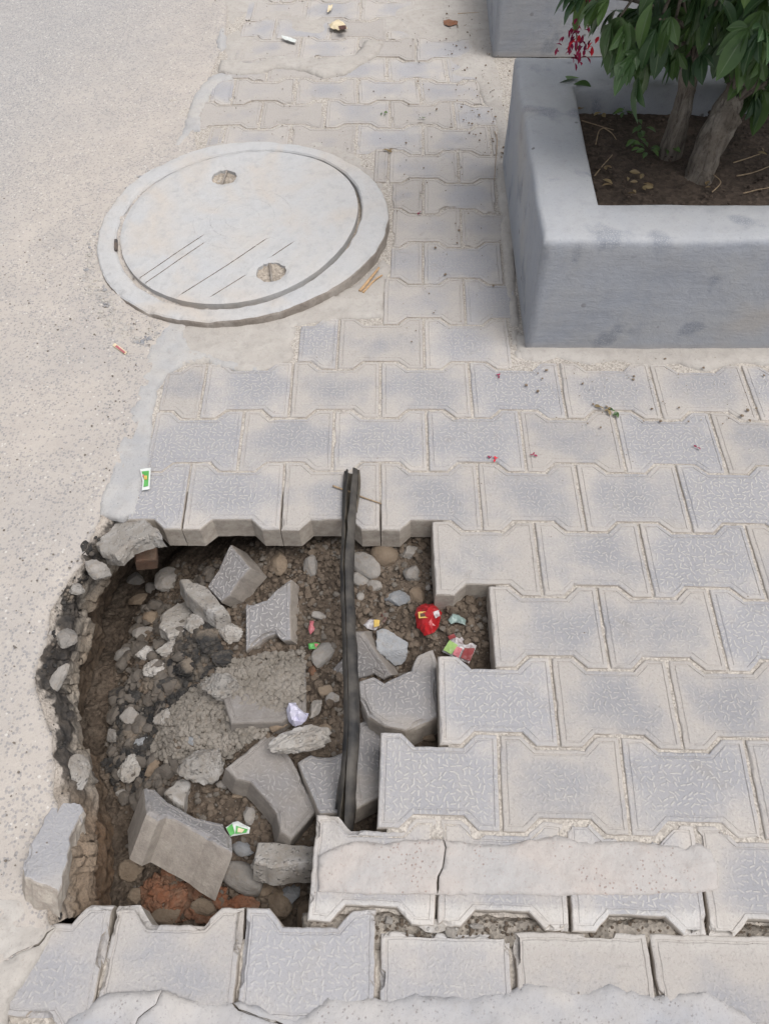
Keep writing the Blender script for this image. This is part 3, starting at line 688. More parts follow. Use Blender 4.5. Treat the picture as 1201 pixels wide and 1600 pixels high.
# ------------------------------------------------------------------ planters
def rect(x0, y0, x1, y1): return np.array([(x0, y0), (x1, y0), (x1, y1), (x0, y1)], float)
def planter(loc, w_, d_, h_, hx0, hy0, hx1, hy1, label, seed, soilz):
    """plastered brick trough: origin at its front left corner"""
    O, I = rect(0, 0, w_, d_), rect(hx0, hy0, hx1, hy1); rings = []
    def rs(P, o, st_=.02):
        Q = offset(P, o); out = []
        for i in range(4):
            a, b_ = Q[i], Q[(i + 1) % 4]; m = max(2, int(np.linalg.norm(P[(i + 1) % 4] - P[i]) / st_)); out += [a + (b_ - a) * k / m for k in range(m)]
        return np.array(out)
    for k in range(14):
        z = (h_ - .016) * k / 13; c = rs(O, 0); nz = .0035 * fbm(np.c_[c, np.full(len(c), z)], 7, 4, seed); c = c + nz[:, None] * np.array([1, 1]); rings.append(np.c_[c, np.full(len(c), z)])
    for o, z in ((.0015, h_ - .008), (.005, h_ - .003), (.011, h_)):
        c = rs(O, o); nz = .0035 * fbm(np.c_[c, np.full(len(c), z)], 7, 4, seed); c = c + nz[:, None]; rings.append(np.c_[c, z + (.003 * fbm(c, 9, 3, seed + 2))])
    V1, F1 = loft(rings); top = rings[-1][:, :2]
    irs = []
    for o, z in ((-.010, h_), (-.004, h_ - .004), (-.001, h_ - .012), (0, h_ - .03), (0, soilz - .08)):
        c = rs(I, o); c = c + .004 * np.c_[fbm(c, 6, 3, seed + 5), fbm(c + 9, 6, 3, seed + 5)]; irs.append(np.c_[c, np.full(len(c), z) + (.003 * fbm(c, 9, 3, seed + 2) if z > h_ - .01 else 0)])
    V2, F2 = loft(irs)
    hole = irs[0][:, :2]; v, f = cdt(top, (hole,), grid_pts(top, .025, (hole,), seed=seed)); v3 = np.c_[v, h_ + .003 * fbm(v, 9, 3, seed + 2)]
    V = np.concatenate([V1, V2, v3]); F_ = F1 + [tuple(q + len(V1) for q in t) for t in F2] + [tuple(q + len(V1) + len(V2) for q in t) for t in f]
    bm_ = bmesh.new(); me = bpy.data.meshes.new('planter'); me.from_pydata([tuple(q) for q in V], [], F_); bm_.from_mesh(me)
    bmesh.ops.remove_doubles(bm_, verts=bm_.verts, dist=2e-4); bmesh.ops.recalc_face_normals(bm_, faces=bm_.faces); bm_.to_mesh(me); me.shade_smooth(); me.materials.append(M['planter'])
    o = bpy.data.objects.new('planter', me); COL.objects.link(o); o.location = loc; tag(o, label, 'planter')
    gx = np.arange(hx0 - .01, hx1 + .02, .012); gy_ = np.arange(hy0 - .01, hy1 + .02, .012); g = np.array(np.meshgrid(gx, gy_)).reshape(2, -1).T
    z = soilz + .012 * fbm(g, 7, 4, seed + 8) + .005 * fbm(g, 40, 3, seed + 9); a, b_ = len(gx), len(gy_); idx = np.arange(a * b_).reshape(b_, a)
    fc = np.stack([idx[:-1, :-1], idx[:-1, 1:], idx[1:, 1:], idx[1:, :-1]], -1).reshape(-1, 4)
    s_ = link('planter_soil', np.c_[g, z], fc, M['psoil'], smooth=True); s_.location = loc; tag(s_, kind='structure'); return o
SZ = .225
planter((.221, .560, 0), 1.75, .752, .292, .132, .128, 1.62, .60, 'low grey plastered planter holding the red flowering shrub', 3, SZ)
planter((.229, 1.925, 0), 1.6, .75, .30, .13, .13, 1.47, .62, 'second grey plastered planter standing farther back, only its corner in view', 8, SZ)

# ------------------------------------------------------------------ cement, mortar and dirt sheets
def P_(pts): return at2(pts)
patch('cement_edging', P_([(262, 500), (232, 545), (226, 565), (213, 625), (203, 640), (200, 665), (183, 695), (178, 715), (168, 745), (158, 775), (155, 806), (190, 812), (216, 803), (220, 770), (232, 725), (236, 690), (240, 640), (246, 612), (262, 585), (290, 568), (325, 562), (335, 572), (370, 578), (415, 578), (350, 560), (300, 545), (285, 520), (300, 490)]),
      .0035, M['cement'], .008, .0035, 30, .006, .006, seed=4)
patch('dirt_drift', P_([(262, 520), (300, 500), (400, 500), (470, 485), (560, 440), (600, 400), (612, 420), (600, 446), (600, 496), (530, 500), (462, 508), (456, 560), (440, 572), (415, 580), (370, 580), (335, 574), (325, 566), (290, 570), (270, 580), (255, 560)]), .0022, M['dirt'], .009, .004, 26, .010, .006, seed=5)
patch('dirt_collar', P_([(604, 372), (610, 330), (602, 280), (580, 248), (540, 226), (500, 216), (420, 214), (350, 216), (300, 232), (240, 258), (320, 300), (560, 300), (560, 400), (590, 420)]), -.0012, M['dirt'], .012, .004, 18, .02, .012, seed=6)
patch('rough_asphalt', P_([(240, 250), (195, 290), (160, 330), (135, 380), (128, 430), (150, 470), (175, 505), (200, 530), (235, 540), (262, 520), (300, 505), (360, 470), (300, 440), (200, 400), (260, 300)]), .003, M['road'], .010, .010, 40, .02, .01, seed=8)
patch('cement_edging', P_([(352, 112), (325, 118), (300, 150), (290, 180), (282, 205), (262, 236), (285, 232), (300, 206), (316, 204), (318, 175), (330, 150), (336, 140), (345, 130), (372, 120)]), .004, M['cement'], .012, .003, 22, .012, .01, seed=9)
patch('cement_edging', P_([(344, 42), (338, 58), (336, 74), (344, 80), (353, 74), (354, 45)]), .006, M['cement'], .010, .003, 22, .012, .01, seed=10)
patch('dirt_drift', P_([(335, -90), (800, -90), (800, 60), (778, 95), (800, 200), (790, 255), (770, 240), (775, 200), (740, 125), (560, 118), (430, 118), (345, 112)]), 0, M['dirt'], .016, .0045, 5, .05, .008, seed=12,
      zf=lambda v: -.0035 + .0015 * sstep(1.75, 2.4, v[:, 1]) + .006 * fbm(v, 5, 3, 40) + .004 * sstep(.0, .2, v[:, 0]))
patch('cement_patch', P_([(345, 93), (400, 100), (430, 88), (500, 92), (556, 86), (572, 62), (600, 66), (592, 86), (560, 104), (540, 118), (505, 122), (478, 113), (452, 108), (430, 108), (408, 116), (372, 118), (340, 112)]), .008, M['dirt'], .012, .003, 20, .01, .008, seed=13)
patch('dirt_drift', P_([(776, 200), (800, 200), (812, 540), (822, 556), (808, 566), (800, 540), (790, 470), (783, 400), (778, 330), (772, 260)]), .002, M['dirt'], .012, .003, 12, .012, .008, seed=14)
patch('dirt_drift', P_([(800, 520), (1330, 520), (1330, 572), (1260, 560), (1201, 572), (1160, 566), (1100, 580), (1060, 568), (1010, 576), (960, 562), (920, 570), (870, 560), (845, 566), (810, 562)]), .003, M['dirt'], .012, .004, 12, .02, .008, seed=15)
patch('mortar_strip', P_([(497, 1338), (530, 1322), (562, 1314), (600, 1318), (640, 1312), (690, 1310), (730, 1318), (790, 1322), (830, 1312), (870, 1306), (905, 1316), (960, 1312), (1040, 1322), (1070, 1326), (1090, 1314), (1108, 1326), (1120, 1352), (1121, 1388), (1060, 1396), (900, 1398), (700, 1397), (560, 1396), (498, 1392)]),
      .0004, M['mortar'], .006, .0022, 60, .010, .0016, seed=16, jagamp=.004, cracks=[(P_([(690, 1306), (697, 1325), (693, 1350), (684, 1372), (683, 1397)]), .0017, .010)])
patch('dirt_in_gap', P_([(470, 1425), (700, 1424), (1000, 1432), (1330, 1445), (1330, 1492), (1100, 1478), (800, 1476), (560, 1482), (470, 1476)]), -.020, M['damp'], .007, .009, 26, .01, .01, seed=17)
patch('front_cement', P_([(40, 1700), (80, 1620), (100, 1592), (150, 1556), (205, 1552), (250, 1548), (300, 1562), (352, 1566), (400, 1574), (452, 1590), (490, 1574), (525, 1556), (600, 1562), (650, 1552), (692, 1556), (750, 1553), (806, 1545), (825, 1530), (874, 1538), (915, 1551), (956, 1534), (1028, 1556), (1110, 1546), (1163, 1582), (1193, 1602), (1215, 1700)]),
      -.0095, M['cement_pale'], .007, .006, 22, .012, .005, seed=18, jagamp=.005, cracks=[(P_([(352, 1560), (372, 1578), (405, 1590), (440, 1600), (460, 1640)]), .0018, .010), (P_([(250, 1548), (242, 1570), (215, 1590), (200, 1620)]), .0008, .006)])
patch('road_cement', P_([(-80, 1700), (-80, 1400), (-10, 1380), (30, 1392), (60, 1430), (82, 1446), (70, 1475), (40, 1520), (10, 1560), (0, 1620), (40, 1700)]), .002, M['dirt'], .007, .010, 26, .02, .012, seed=19, cracks=[(P_([(80, 1450), (60, 1475), (30, 1490), (5, 1500)]), .0015, .01)])

# ------------------------------------------------------------------ loose blocks in the pit
def nfrom(px, py, z, dx, dy, T):
    P = at(px, py, z); d = ray(px + dx, py + dy); d /= np.linalg.norm(d); t0 = (P - CAM) @ d; Q = CAM + d * t0; h = np.linalg.norm(Q - P)
    t = t0 + math.sqrt(max(T * T - h * h, 0)); n = P - (CAM + d * t); return n / np.linalg.norm(n)
def slab_px(name, pts, anchor, z, disp, T, label, cat, mat='paver', color=(1, 0, 1), group=None, border=True, chips=.0016, wear=1., rough=0., xdir=None):
    n = nfrom(*anchor, z, *disp, T); P0 = at(*anchor, z)
    X = np.array([1., 0, 0]) if xdir is None else np.array(xdir, float); X = X - n * (X @ n); X /= np.linalg.norm(X); Y = np.cross(n, X)
    L_ = []
    for p in pts:
        d = ray(*p); t = ((P0 - CAM) @ n) / (d @ n); Q = CAM + d * t - P0; L_.append((Q @ X, Q @ Y))
    L_ = np.array(L_); c = L_.mean(0); V, F_ = slab(L_ - c, T, chips, int(abs(anchor[0] * 7 + anchor[1])), border, wear, .006, rough)
    O = P0 + X * c[0] + Y * c[1]
    mw_ = Matrix(((X[0], Y[0], n[0], O[0]), (X[1], Y[1], n[1], O[1]), (X[2], Y[2], n[2], O[2]), (0, 0, 0, 1)))
    o = link(name, V, F_, M[mat], mw=mw_); o.color = (*color, 1); return tag(o, label, cat, group)
M['brick_dark'] = rock_mat('dusty_brick', (.17, .10, .07), (.13, .09, .065), soil=.5)
LG = 'broken pavers fallen into the pit'
slab_px('broken_paver', [(360, 850), (391, 887), (373, 907), (358, 930), (344, 941), (323, 917), (341, 890), (351, 867)], (358, 900), -.085, (27, 14), .06, 'half paver tilted up on edge below the back rim of the pit', 'paver', color=(1, -.3, .8), group=LG)
slab_px('broken_slab', [(281, 905), (296, 903), (325, 917), (345, 942), (361, 960), (338, 960), (312, 944), (290, 925)], (320, 930), -.10, (2, 22), .035, 'thin dark slab fragment leaning against the tilted half paver', 'slab', mat='rubble', group=None, border=False, rough=.001, chips=.0018)
slab_px('broken_paver', [(383, 942), (395, 944), (416, 937), (433, 919), (453, 903), (454, 1000), (441, 1002), (428, 990), (413, 996), (383, 1018)], (420, 960), -.075, (19, 14), .06, 'paver standing askew in the back middle of the pit, thick edge showing right', 'paver', color=(1, -.3, .6), group=LG)
slab_px('broken_paver', [(335, 1045), (400, 1041), (437, 1040), (458, 1029), (478, 1029), (479, 1112), (455, 1118), (440, 1128), (360, 1130)], (420, 1080), -.080, (2, 27), .055, 'paver buried under a heap of grit with only its right end showing', 'paver', color=(.6, .3, 1), group=LG)
slab_px('broken_paver', [(500, 1053), (517, 1046), (542, 1020), (545, 986), (566, 987), (612, 1055), (598, 1063), (583, 1054), (545, 1066), (512, 1066)], (580, 1040), -.075, (17, -2), .05, 'dark paver sloping down behind the black hose, half hidden', 'paver', color=(1, -.3, .9), group=LG)
slab_px('broken_paver', [(560, 1064), (583, 1056), (600, 1066), (641, 1046), (651, 1024), (676, 1013), (683, 1033), (683, 1120), (633, 1141), (600, 1134), (573, 1116), (562, 1092)], (620, 1090), -.045, (3, 28), .06, 'fallen paver lying level between the hose and the sound paving', 'paver', color=(1, -.1, .45), group=LG)
slab_px('broken_paver', [(352, 1199), (385, 1173), (417, 1145), (432, 1150), (462, 1195), (495, 1268), (456, 1312), (438, 1299), (432, 1268), (417, 1250), (391, 1222), (369, 1217)], (420, 1220), -.085, (-7, 22), .055, 'dark fallen paver with a rusty stain, a grey stone on top', 'paver', color=(1, -.5, .75), group=LG)
slab_px('broken_paver', [(464, 1190), (485, 1178), (513, 1181), (536, 1172), (546, 1200), (544, 1262), (532, 1271), (499, 1271)], (505, 1225), -.080, (2, 26), .05, 'small grey paver fragment wedged left of the hose end', 'paver', color=(.9, -.2, .4), group=LG)
slab_px('broken_paver', [(555, 1131), (588, 1119), (602, 1135), (603, 1240), (556, 1263), (548, 1200)], (580, 1190), -.075, (-3, 24), .05, 'paver fragment between the hose and the paving, right of the hose end', 'paver', color=(.9, -.2, .5), group=LG)
slab_px('broken_paver', [(225, 1228), (243, 1233), (263, 1253), (306, 1277), (350, 1287), (363, 1307), (365, 1333), (340, 1319), (325, 1307), (262, 1274), (249, 1279), (230, 1268)], (290, 1275), -.085, (-27, 72), .088, 'large block lying on its side in the front left of the pit', 'paver', color=(1, -.4, .6), group=LG, wear=.3, chips=.0016)
slab_px('broken_paver', [(83, 1251), (123, 1253), (132, 1266), (113, 1297), (110, 1316), (94, 1393), (37, 1368), (35, 1343), (58, 1300), (73, 1270)], (90, 1310), .018, (2, 40), .06, 'blue grey broken block perched on the road rim at the left of the pit', 'paver', color=(.25, -.6, 0), group=LG, border=False, chips=.003, wear=1, rough=.002)
slab_px('stone_slab', [(402, 1314), (440, 1316), (500, 1322), (500, 1348), (420, 1353), (396, 1345)], (440, 1335), -.095, (0, 30), .045, 'long pale slab stub sticking out from under the corner paver', 'slab', mat='rubble', border=False, rough=.002, chips=.002)
slab_px('broken_slab', [(256, 1238), (283, 1211), (299, 1220), (287, 1262), (266, 1248)], (275, 1235), -.13, (2, 18), .03, 'small grey slab piece behind the block lying on its side', 'slab', mat='rubble', border=False, rough=.002)
slab_px('broken_slab', [(250, 957), (275, 940), (290, 937), (306, 960), (298, 984), (262, 992), (249, 978)], (278, 965), -.155, (4, 18), .03, 'dark grey slab piece at the back end of the bitumen ridge', 'slab', mat='rubble', border=False, rough=.003)
slab_px('concrete_chunk', [(157, 803), (190, 806), (218, 806), (246, 826), (250, 835), (230, 838), (203, 848), (182, 866), (158, 862), (144, 844)], (190, 830), -.006, (12, 18), .032, 'pale rough concrete lump at the back left corner of the pit', 'concrete', mat='rubble', border=False, rough=.003, chips=.003)
slab_px('brick', [(205, 852), (236, 846), (246, 856), (245, 874), (212, 877)], (225, 862), -.085, (2, 14), .05, 'reddish brick end showing in the dark under the back rim', 'brick', mat='brick_dark', border=False, rough=.001)

def ico(n):
    b_ = bmesh.new(); bmesh.ops.create_icosphere(b_, subdivisions=n, radius=1); v = np.array([q.co[:] for q in b_.verts]); f = [tuple(q.index for q in t.verts) for t in b_.faces]; b_.free(); return v, f
ICO = {k: ico(k) for k in (1, 2, 3, 4)}
def rockv(seed, ang=.8, sub=4, rough=.03):
    v, f = ICO[sub]; r_ = np.random.default_rng(seed); n = r_.normal(size=(9, 3)); n /= np.linalg.norm(n, axis=1)[:, None]; n = np.r_[n, -n[:3]]; h = r_.uniform(.50, .92, len(n))
    d = v @ n.T; q = np.where(d > .05, h / np.maximum(d, .05), 9); r = np.minimum(q.min(1), 1.12); r = ang * r + (1 - ang) * (.88 + .1 * vn(v * 1.3 + seed, seed))
    r = r * (1 + rough * (1.3 * fbm(v + seed, 1.7, 5, seed, .6) + 1.5 * np.abs(fbm(v + seed, 4.5, 3, seed + 3, .65)) - .3)); return v * r[:, None], f
def rock(name, px, py, wpx, hpx, deg, mat, label, cat, ang=.8, lift=None, thick=.75, rough=.03, group=None):
    p = at(px, py, -.1); sc = np.linalg.norm(at(px + 1, py, -.1) - p); sy_ = np.linalg.norm(at(px, py + 1, -.1) - p)
    sx_, syy = wpx * sc / 2 * 1.1, hpx * sy_ / 2 * 1.05; sz = min(sx_, syy) * thick; p = floor_at(px, py, sz * (.28 if lift is None else lift))
    V, F_ = rockv(int(px * 3 + py), ang, 4 if max(wpx, hpx) > 30 else 3, rough)
    o = link(name, V * np.array([sx_, syy, sz]), F_, M[mat], smooth=False); o.location = p; o.rotation_euler = (0, 0, math.radians(deg)); return tag(o, label, cat, group)
RK = [
 ('stone', 600, 868, 46, 38, -10, 'rock_brown', 'oval brown cobble near the back right of the pit', 'stone', .15),
 ('stone', 572, 884, 62, 34, -40, 'rock_grey', 'smooth flat grey stone between the hose and the oval brown cobble', 'stone', .2),
 ('stone', 563, 905, 38, 26, -30, 'rock_grey', 'pale flat stone right of the hose, beneath the smooth flat grey one', 'stone', .4),
 ('stone', 619, 934, 40, 26, 12, 'rock_blue', 'blue grey angular stone above the red wrapper to its left', 'stone', .8),
 ('stone', 584, 915, 24, 20, 0, 'rock_grey', 'small angular grey stone just right of the hose', 'stone', .8),
 ('stone', 563, 932, 14, 14, 0, 'rock_grey', 'tiny pale pebble touching the right side of the hose', 'stone', .2),
 ('stone', 646, 896, 26, 30, 30, 'rock_grey', 'wedge shaped pale stone close to the right wall of the pit', 'stone', .9),
 ('stone', 668, 918, 10, 11, 0, 'rock_grey', 'round whitish pebble by the right wall of the pit', 'stone', .2),
 ('stone', 652, 930, 24, 26, 60, 'rock_brown', 'brownish stone just above the red wrapper', 'stone', .7),
 ('stone', 612, 1011, 64, 42, -28, 'rock_blue', 'large blue grey stone lying on the dark sloping paver', 'stone', .85),
 ('stone', 505, 1022, 32, 46, -25, 'rock_grey', 'grey egg shaped stone left of the hose below the green wrapper', 'stone', .5),
 ('stone', 487, 885, 26, 32, 20, 'rock_grey', 'pale stone in the back of the pit left of the hose', 'stone', .8),
 ('stone', 434, 880, 26, 34, 20, 'rock_brown', 'tan stone behind the askew standing paver', 'stone', .8),
 ('stone', 493, 1105, 24, 36, -25, 'rock_grey', 'upright pale stone between the crumpled paper and the hose', 'stone', .85),
 ('stone', 508, 1078, 30, 18, 0, 'rock_brown', 'flat brownish stone left of the hose above the upright pale stone', 'stone', .6),
 ('stone', 518, 1092, 28, 20, 0, 'rock_grey', 'small grey stone touching the left side of the hose', 'stone', .7),
 ('stone', 498, 962, 20, 18, 20, 'rock_grey', 'light grey stone right of the askew standing paver', 'stone', .8),
 ('stone', 488, 1048, 16, 16, 0, 'rock_red', 'small orange pebble left of the hose', 'stone', .7),
 ('stone', 433, 1132, 34, 24, 0, 'rock_brown', 'brown stone left of the long grey concrete chunk', 'stone', .85),
 ('concrete_chunk', 467, 1157, 92, 46, 27, 'rubble', 'long grey concrete chunk lying on the rust stained paver', 'concrete', .75, 2.0),
 ('concrete_chunk', 348, 1074, 58, 50, 10, 'rubble', 'pale angular concrete chunk with an orange spot on the grit slope', 'concrete', .9, 1.),
 ('concrete_chunk', 358, 990, 42, 28, -15, 'rubble', 'grey concrete lump below the tilted half paver', 'concrete', .8),
 ('concrete_chunk', 312, 1194, 62, 56, -35, 'rubble', 'pale grey cube of broken concrete in the middle of the pit', 'concrete', .95, 1.),
 ('concrete_chunk', 222, 1158, 30, 24, 0, 'rock_blue', 'light blue grey fragment on the dark slope', 'concrete', .9),
 ('concrete_chunk', 304, 1157, 30, 16, 10, 'rock_blue', 'light flat fragment just above the cube of broken concrete', 'concrete', .8),
 ('concrete_chunk', 377, 1102, 20, 12, 0, 'rock_blue', 'small whitish chip below the chunk with the orange spot', 'concrete', .9),
 ('concrete_chunk', 204, 1199, 38, 46, 20, 'rubble', 'dusty concrete piece left of the cube of broken concrete', 'concrete', .8),
 ('bitumen_lump', 352, 1028, 48, 32, 8, 'bitumen', 'black bitumen lump right of the dark ridge', 'asphalt', .8),
 ('bitumen_lump', 296, 1040, 52, 30, 35, 'bitumen', 'large black asphalt lump on the crest of the ridge', 'asphalt', .5),
 ('bitumen_lump', 262, 1068, 46, 30, 30, 'bitumen', 'black asphalt lump halfway along the ridge', 'asphalt', .5),
 ('bitumen_lump', 322, 1000, 40, 30, 30, 'bitumen', 'black asphalt lump at the back end of the ridge', 'asphalt', .5),
 ('bitumen_lump', 186, 1085, 34, 26, 30, 'bitumen', 'black asphalt lump at the foot of the left wall', 'asphalt', .5),
 ('asphalt_chunk', 308, 976, 44, 34, 20, 'rubble', 'dusty lump behind the black lumps of the ridge', 'asphalt', .6),
 ('asphalt_chunk', 240, 1046, 36, 30, 0, 'rubble', 'tan speckled lump in front of the black ridge', 'asphalt', .6),
 ('stone', 382, 1372, 78, 58, -25, 'rock_grey', 'large smooth grey cobble by the front of the pit', 'stone', .25),
 ('stone', 379, 1326, 40, 30, -20, 'rock_blue', 'rounded grey cobble right of the block lying on its side', 'stone', .3),
 ('concrete_chunk', 408, 1350, 30, 34, 0, 'rubble', 'beige lump at the left end of the pale slab stub', 'concrete', .7, 1.6),
 ('stone', 434, 1415, 50, 46, -35, 'rock_brown', 'tan angular stone at the front rim of the pit', 'stone', .95),
 ('stone', 452, 1398, 40, 52, -25, 'rock_blue', 'dark blue grey stone leaning behind the tan angular one', 'stone', .9, .3),
 ('stone', 377, 1415, 56, 38, 0, 'rock_red', 'reddish brown cobble at the front rim of the pit', 'stone', .5),
 ('stone', 206, 1357, 42, 42, 0, 'rock_brown', 'round brown stone under the block lying on its side', 'stone', .6),
 ('stone', 218, 1402, 54, 38, 0, 'rock_brown', 'large dark brown stone in the front left corner of the pit', 'stone', .6),
 ('clay_clod', 280, 1402, 56, 48, 40, 'rock_red', 'crumbly orange clay clod in front of the block lying on its side', 'clod', .5),
 ('clay_clod', 266, 1365, 34, 26, 0, 'rock_red', 'small orange clod right under the block lying on its side', 'clod', .6),
 ('clay_clod', 320, 1418, 42, 36, 0, 'rock_brown', 'brown clod between the orange clay clod and the reddish cobble', 'clod', .6),
 ('stone', 260, 1432, 56, 34, 0, 'rock_brown', 'dark brown lump at the foot of the front pavers', 'stone', .6),
 ('stone', 388, 1273, 22, 36, 15, 'rock_grey', 'narrow grey stone above the green wrapper in the pit', 'stone', .9),
 ('stone', 413, 1392, 30, 26, 0, 'rock_brown', 'brown stone between the large cobble and the tan angular stone', 'stone', .7),
 ('stone', 476, 1432, 30, 50, 0, 'rock_brown', 'brown stone jammed below the pit corner paver', 'stone', .7, .3),
 ('stone', 218, 938, 40, 26, 0, 'rock_brown', 'brown stone in the dark at the back left of the pit', 'stone', .8),
 ('stone', 238, 965, 30, 24, 0, 'rock_brown', 'second brown stone in the dark, right of the narrow ledge', 'stone', .8),
 ('stone', 238, 918, 28, 22, 0, 'rock_grey', 'small round grey stone in the dark at the back left', 'stone', .4),
 ('stone', 212, 905, 36, 26, 0, 'rock_grey', 'grey lump in the dark below the brick end', 'stone', .7),
 ('stone', 204, 1120, 40, 30, 20, 'rock_grey', 'grey stone at the left foot of the grit slope', 'stone', .8),
 ('stone', 225, 988, 34, 28, 0, 'rock_grey', 'dusty grey stone near the middle of the left wall', 'stone', .8),
 ('stone', 195, 1025, 36, 26, 0, 'rock_grey', 'rough grey stone beside the left wall foot', 'stone', .7),
]
RK += [
 ('stone', 262, 905, 44, 34, 20, 'rock_grey', 'dusky grey stone in the dark between the brick end and the thin slab', 'stone', .9),
 ('concrete_chunk', 268, 1010, 46, 30, 30, 'rubble', 'speckled dusty chunk at the back of the ridge, below the dark slab piece', 'concrete', .9),
 ('concrete_chunk', 232, 1020, 34, 30, -20, 'rubble', 'small dusty chunk left of the speckled one on the ridge', 'concrete', .9),
 ('concrete_chunk', 262, 1120, 40, 26, 40, 'rubble', 'flat grey chunk at the lower edge of the grit slope', 'concrete', .95),
 ('stone', 182, 1150, 34, 26, 0, 'rock_grey', 'dark grey stone at the foot of the left wall bulge', 'stone', .9),
 ('stone', 240, 1200, 30, 28, 30, 'rock_brown', 'brown stone between the dusty piece and the cube of broken concrete', 'stone', .9),
 ('stone', 196, 1240, 30, 24, 0, 'rock_grey', 'grey stone in the trench left of the block lying on its side', 'stone', .9),
 ('stone', 372, 1240, 26, 22, 20, 'rock_brown', 'small brown stone left of the rust stained paver', 'stone', .9),
 ('stone', 350, 1225, 22, 18, -20, 'rock_grey', 'small grey stone below the cube of broken concrete', 'stone', .9),
 ('stone', 640, 862, 26, 20, 10, 'rock_grey', 'small stone in the back right corner of the pit', 'stone', .9),
 ('stone', 508, 1140, 24, 20, 0, 'rock_brown', 'small brown stone at the right end of the long concrete chunk', 'stone', .9),
 ('stone', 665, 1150, 30, 18, 0, 'rock_brown', 'brown stone in the gap below the level fallen paver', 'stone', .9)]
for R_ in RK:
    n_, px, py, a_, b_, dg, m_, lb, ct, an = R_[:10]; rock(n_, px, py, a_, b_, dg, m_, lb, ct, an, R_[10] if len(R_) > 10 else None, rough=.20 if m_ in ('rubble', 'bitumen', 'rock_red') else (.08 if an > .5 else .03))
# stones gripped in the broken wall
for px, py, z, wpx, hpx, dg, m_, lb in ((152, 890, -.012, 48, 36, -20, 'rock_grey', 'pale stone gripped in the pit wall under the back left rim'), (103, 996, -.03, 34, 46, 30, 'rock_grey', 'oval stone stuck halfway along the left wall of the pit'),
        (92, 1060, -.03, 26, 50, -10, 'rock_grey', 'upright pale stone stuck in the left wall of the pit'), (135, 855, -.006, 22, 24, 0, 'bitumen', 'black asphalt crumb hanging at the rim notch'), (120, 920, -.02, 30, 24, 30, 'rubble', 'grey lump in the wall just below the black rim'), (118, 1210, -.04, 48, 60, 0, 'rubble', 'big rough lump bulging from the left wall behind the perched block')):
    V, F_ = rockv(px + py, .55, 4, .12); s_ = np.linalg.norm(at(px + 1, py, z) - at(px, py, z)); o = link('embedded_stone', V * np.array([wpx * s_ / 2, hpx * s_ / 2, min(wpx, hpx) * s_ * .3]), F_, M[m_]); o.location = at(px, py, z); o.rotation_euler = (0, .5, math.radians(dg)); tag(o, lb, 'stone')

def scatter(name, pts, sizes, mat, seed=0, lift=.3, zfun=None, flat=.65, sub=1):
    r_ = np.random.default_rng(seed); protos = [rockv(500 + k, .9, sub if sub > 1 else 2, .02) for k in range(6)] if sub > 1 else [(ICO[1][0] * np.random.default_rng(k).uniform(.7, 1.1, (len(ICO[1][0]), 1)), ICO[1][1]) for k in range(8)]
    Z_ = zfun(pts) if zfun is not None else hf(pts); VV = []; FF = []; off = 0
    for (x, y), z, s_ in zip(pts, Z_, sizes):
        v, f = protos[r_.integers(len(protos))]; A_ = np.linalg.qr(r_.normal(size=(3, 3)))[0]; q = (v @ A_) * np.array([1, r_.uniform(.65, 1), flat]) * s_
        a = r_.uniform(0, 6.28); q = q @ np.array([[math.cos(a), -math.sin(a), 0], [math.sin(a), math.cos(a), 0], [0, 0, 1]]); VV.append(q + (x, y, z + s_ * lift)); FF.append(np.array(f) + off); off += len(v)
    return tag(link(name, np.concatenate(VV), np.concatenate(FF), M[mat]), kind='stuff')
def randin(pxpoly, n, seed=0, z=-.12):
    r_ = np.random.default_rng(seed); P = np.array([at(x, y, z)[:2] for x, y in pxpoly]); out = np.zeros((0, 2))
    while len(out) < n: q = r_.uniform(P.min(0), P.max(0), (n * 2, 2)); out = np.r_[out, q[inpoly(q, P)]]
    return out[:n]
def szs(n, lo, hi, seed, p=3.): r_ = np.random.default_rng(seed); return lo + (hi - lo) * r_.random(n) ** p
PITP = [(170, 900), (260, 835), (420, 835), (690, 850), (700, 960), (760, 950), (760, 1050), (690, 1080), (690, 1160), (590, 1160), (590, 1290), (490, 1300), (490, 1430), (170, 1440), (170, 1250), (130, 1180), (140, 1050)]
M['g_dark'] = rock_mat('rubble_dark', (.135, .12, .105), (.09, .077, .066)); M['g_heap'] = rock_mat('grit_heap', (.27, .245, .215), (.19, .17, .145)); M['g_grey'] = rock_mat('grit_grey', (.19, .17, .148), (.12, .105, .09)); M['g_brown'] = rock_mat('grit_brown', (.12, .094, .072), (.075, .057, .043))  # all but the heap darkened in colour to stand in for pit shade
scatter('brown_grit', randin(PITP, 5200, 1), szs(5200, .0018, .010, 2), 'g_brown', 3)
scatter('grey_grit', randin(PITP, 2200, 5), szs(2200, .0018, .009, 6), 'g_grey', 7)
scatter('grit_heap', randin([(360, 1040), (400, 1030), (478, 1025), (478, 1105), (440, 1130), (415, 1160), (350, 1190), (270, 1200), (225, 1160), (240, 1120), (290, 1075), (330, 1060), (350, 1050)], 6500, 8), szs(6500, .0018, .0085, 9, 2.6), 'g_heap', 10, lift=.5,
        zfun=lambda p: np.where(inpoly(p, at2([(340, 1046), (437, 1040), (476, 1030), (476, 1112), (440, 1128), (360, 1130)], -.08)), np.maximum(hf(p), -.079), hf(p) + .003))
scatter('dark_rubble', randin([(165, 1060), (225, 1040), (300, 960), (340, 980), (350, 1040), (280, 1090), (230, 1140), (200, 1240), (165, 1220), (140, 1170), (145, 1110)], 2600, 11), szs(2600, .002, .012, 12, 2.4), 'bitumen', 13)
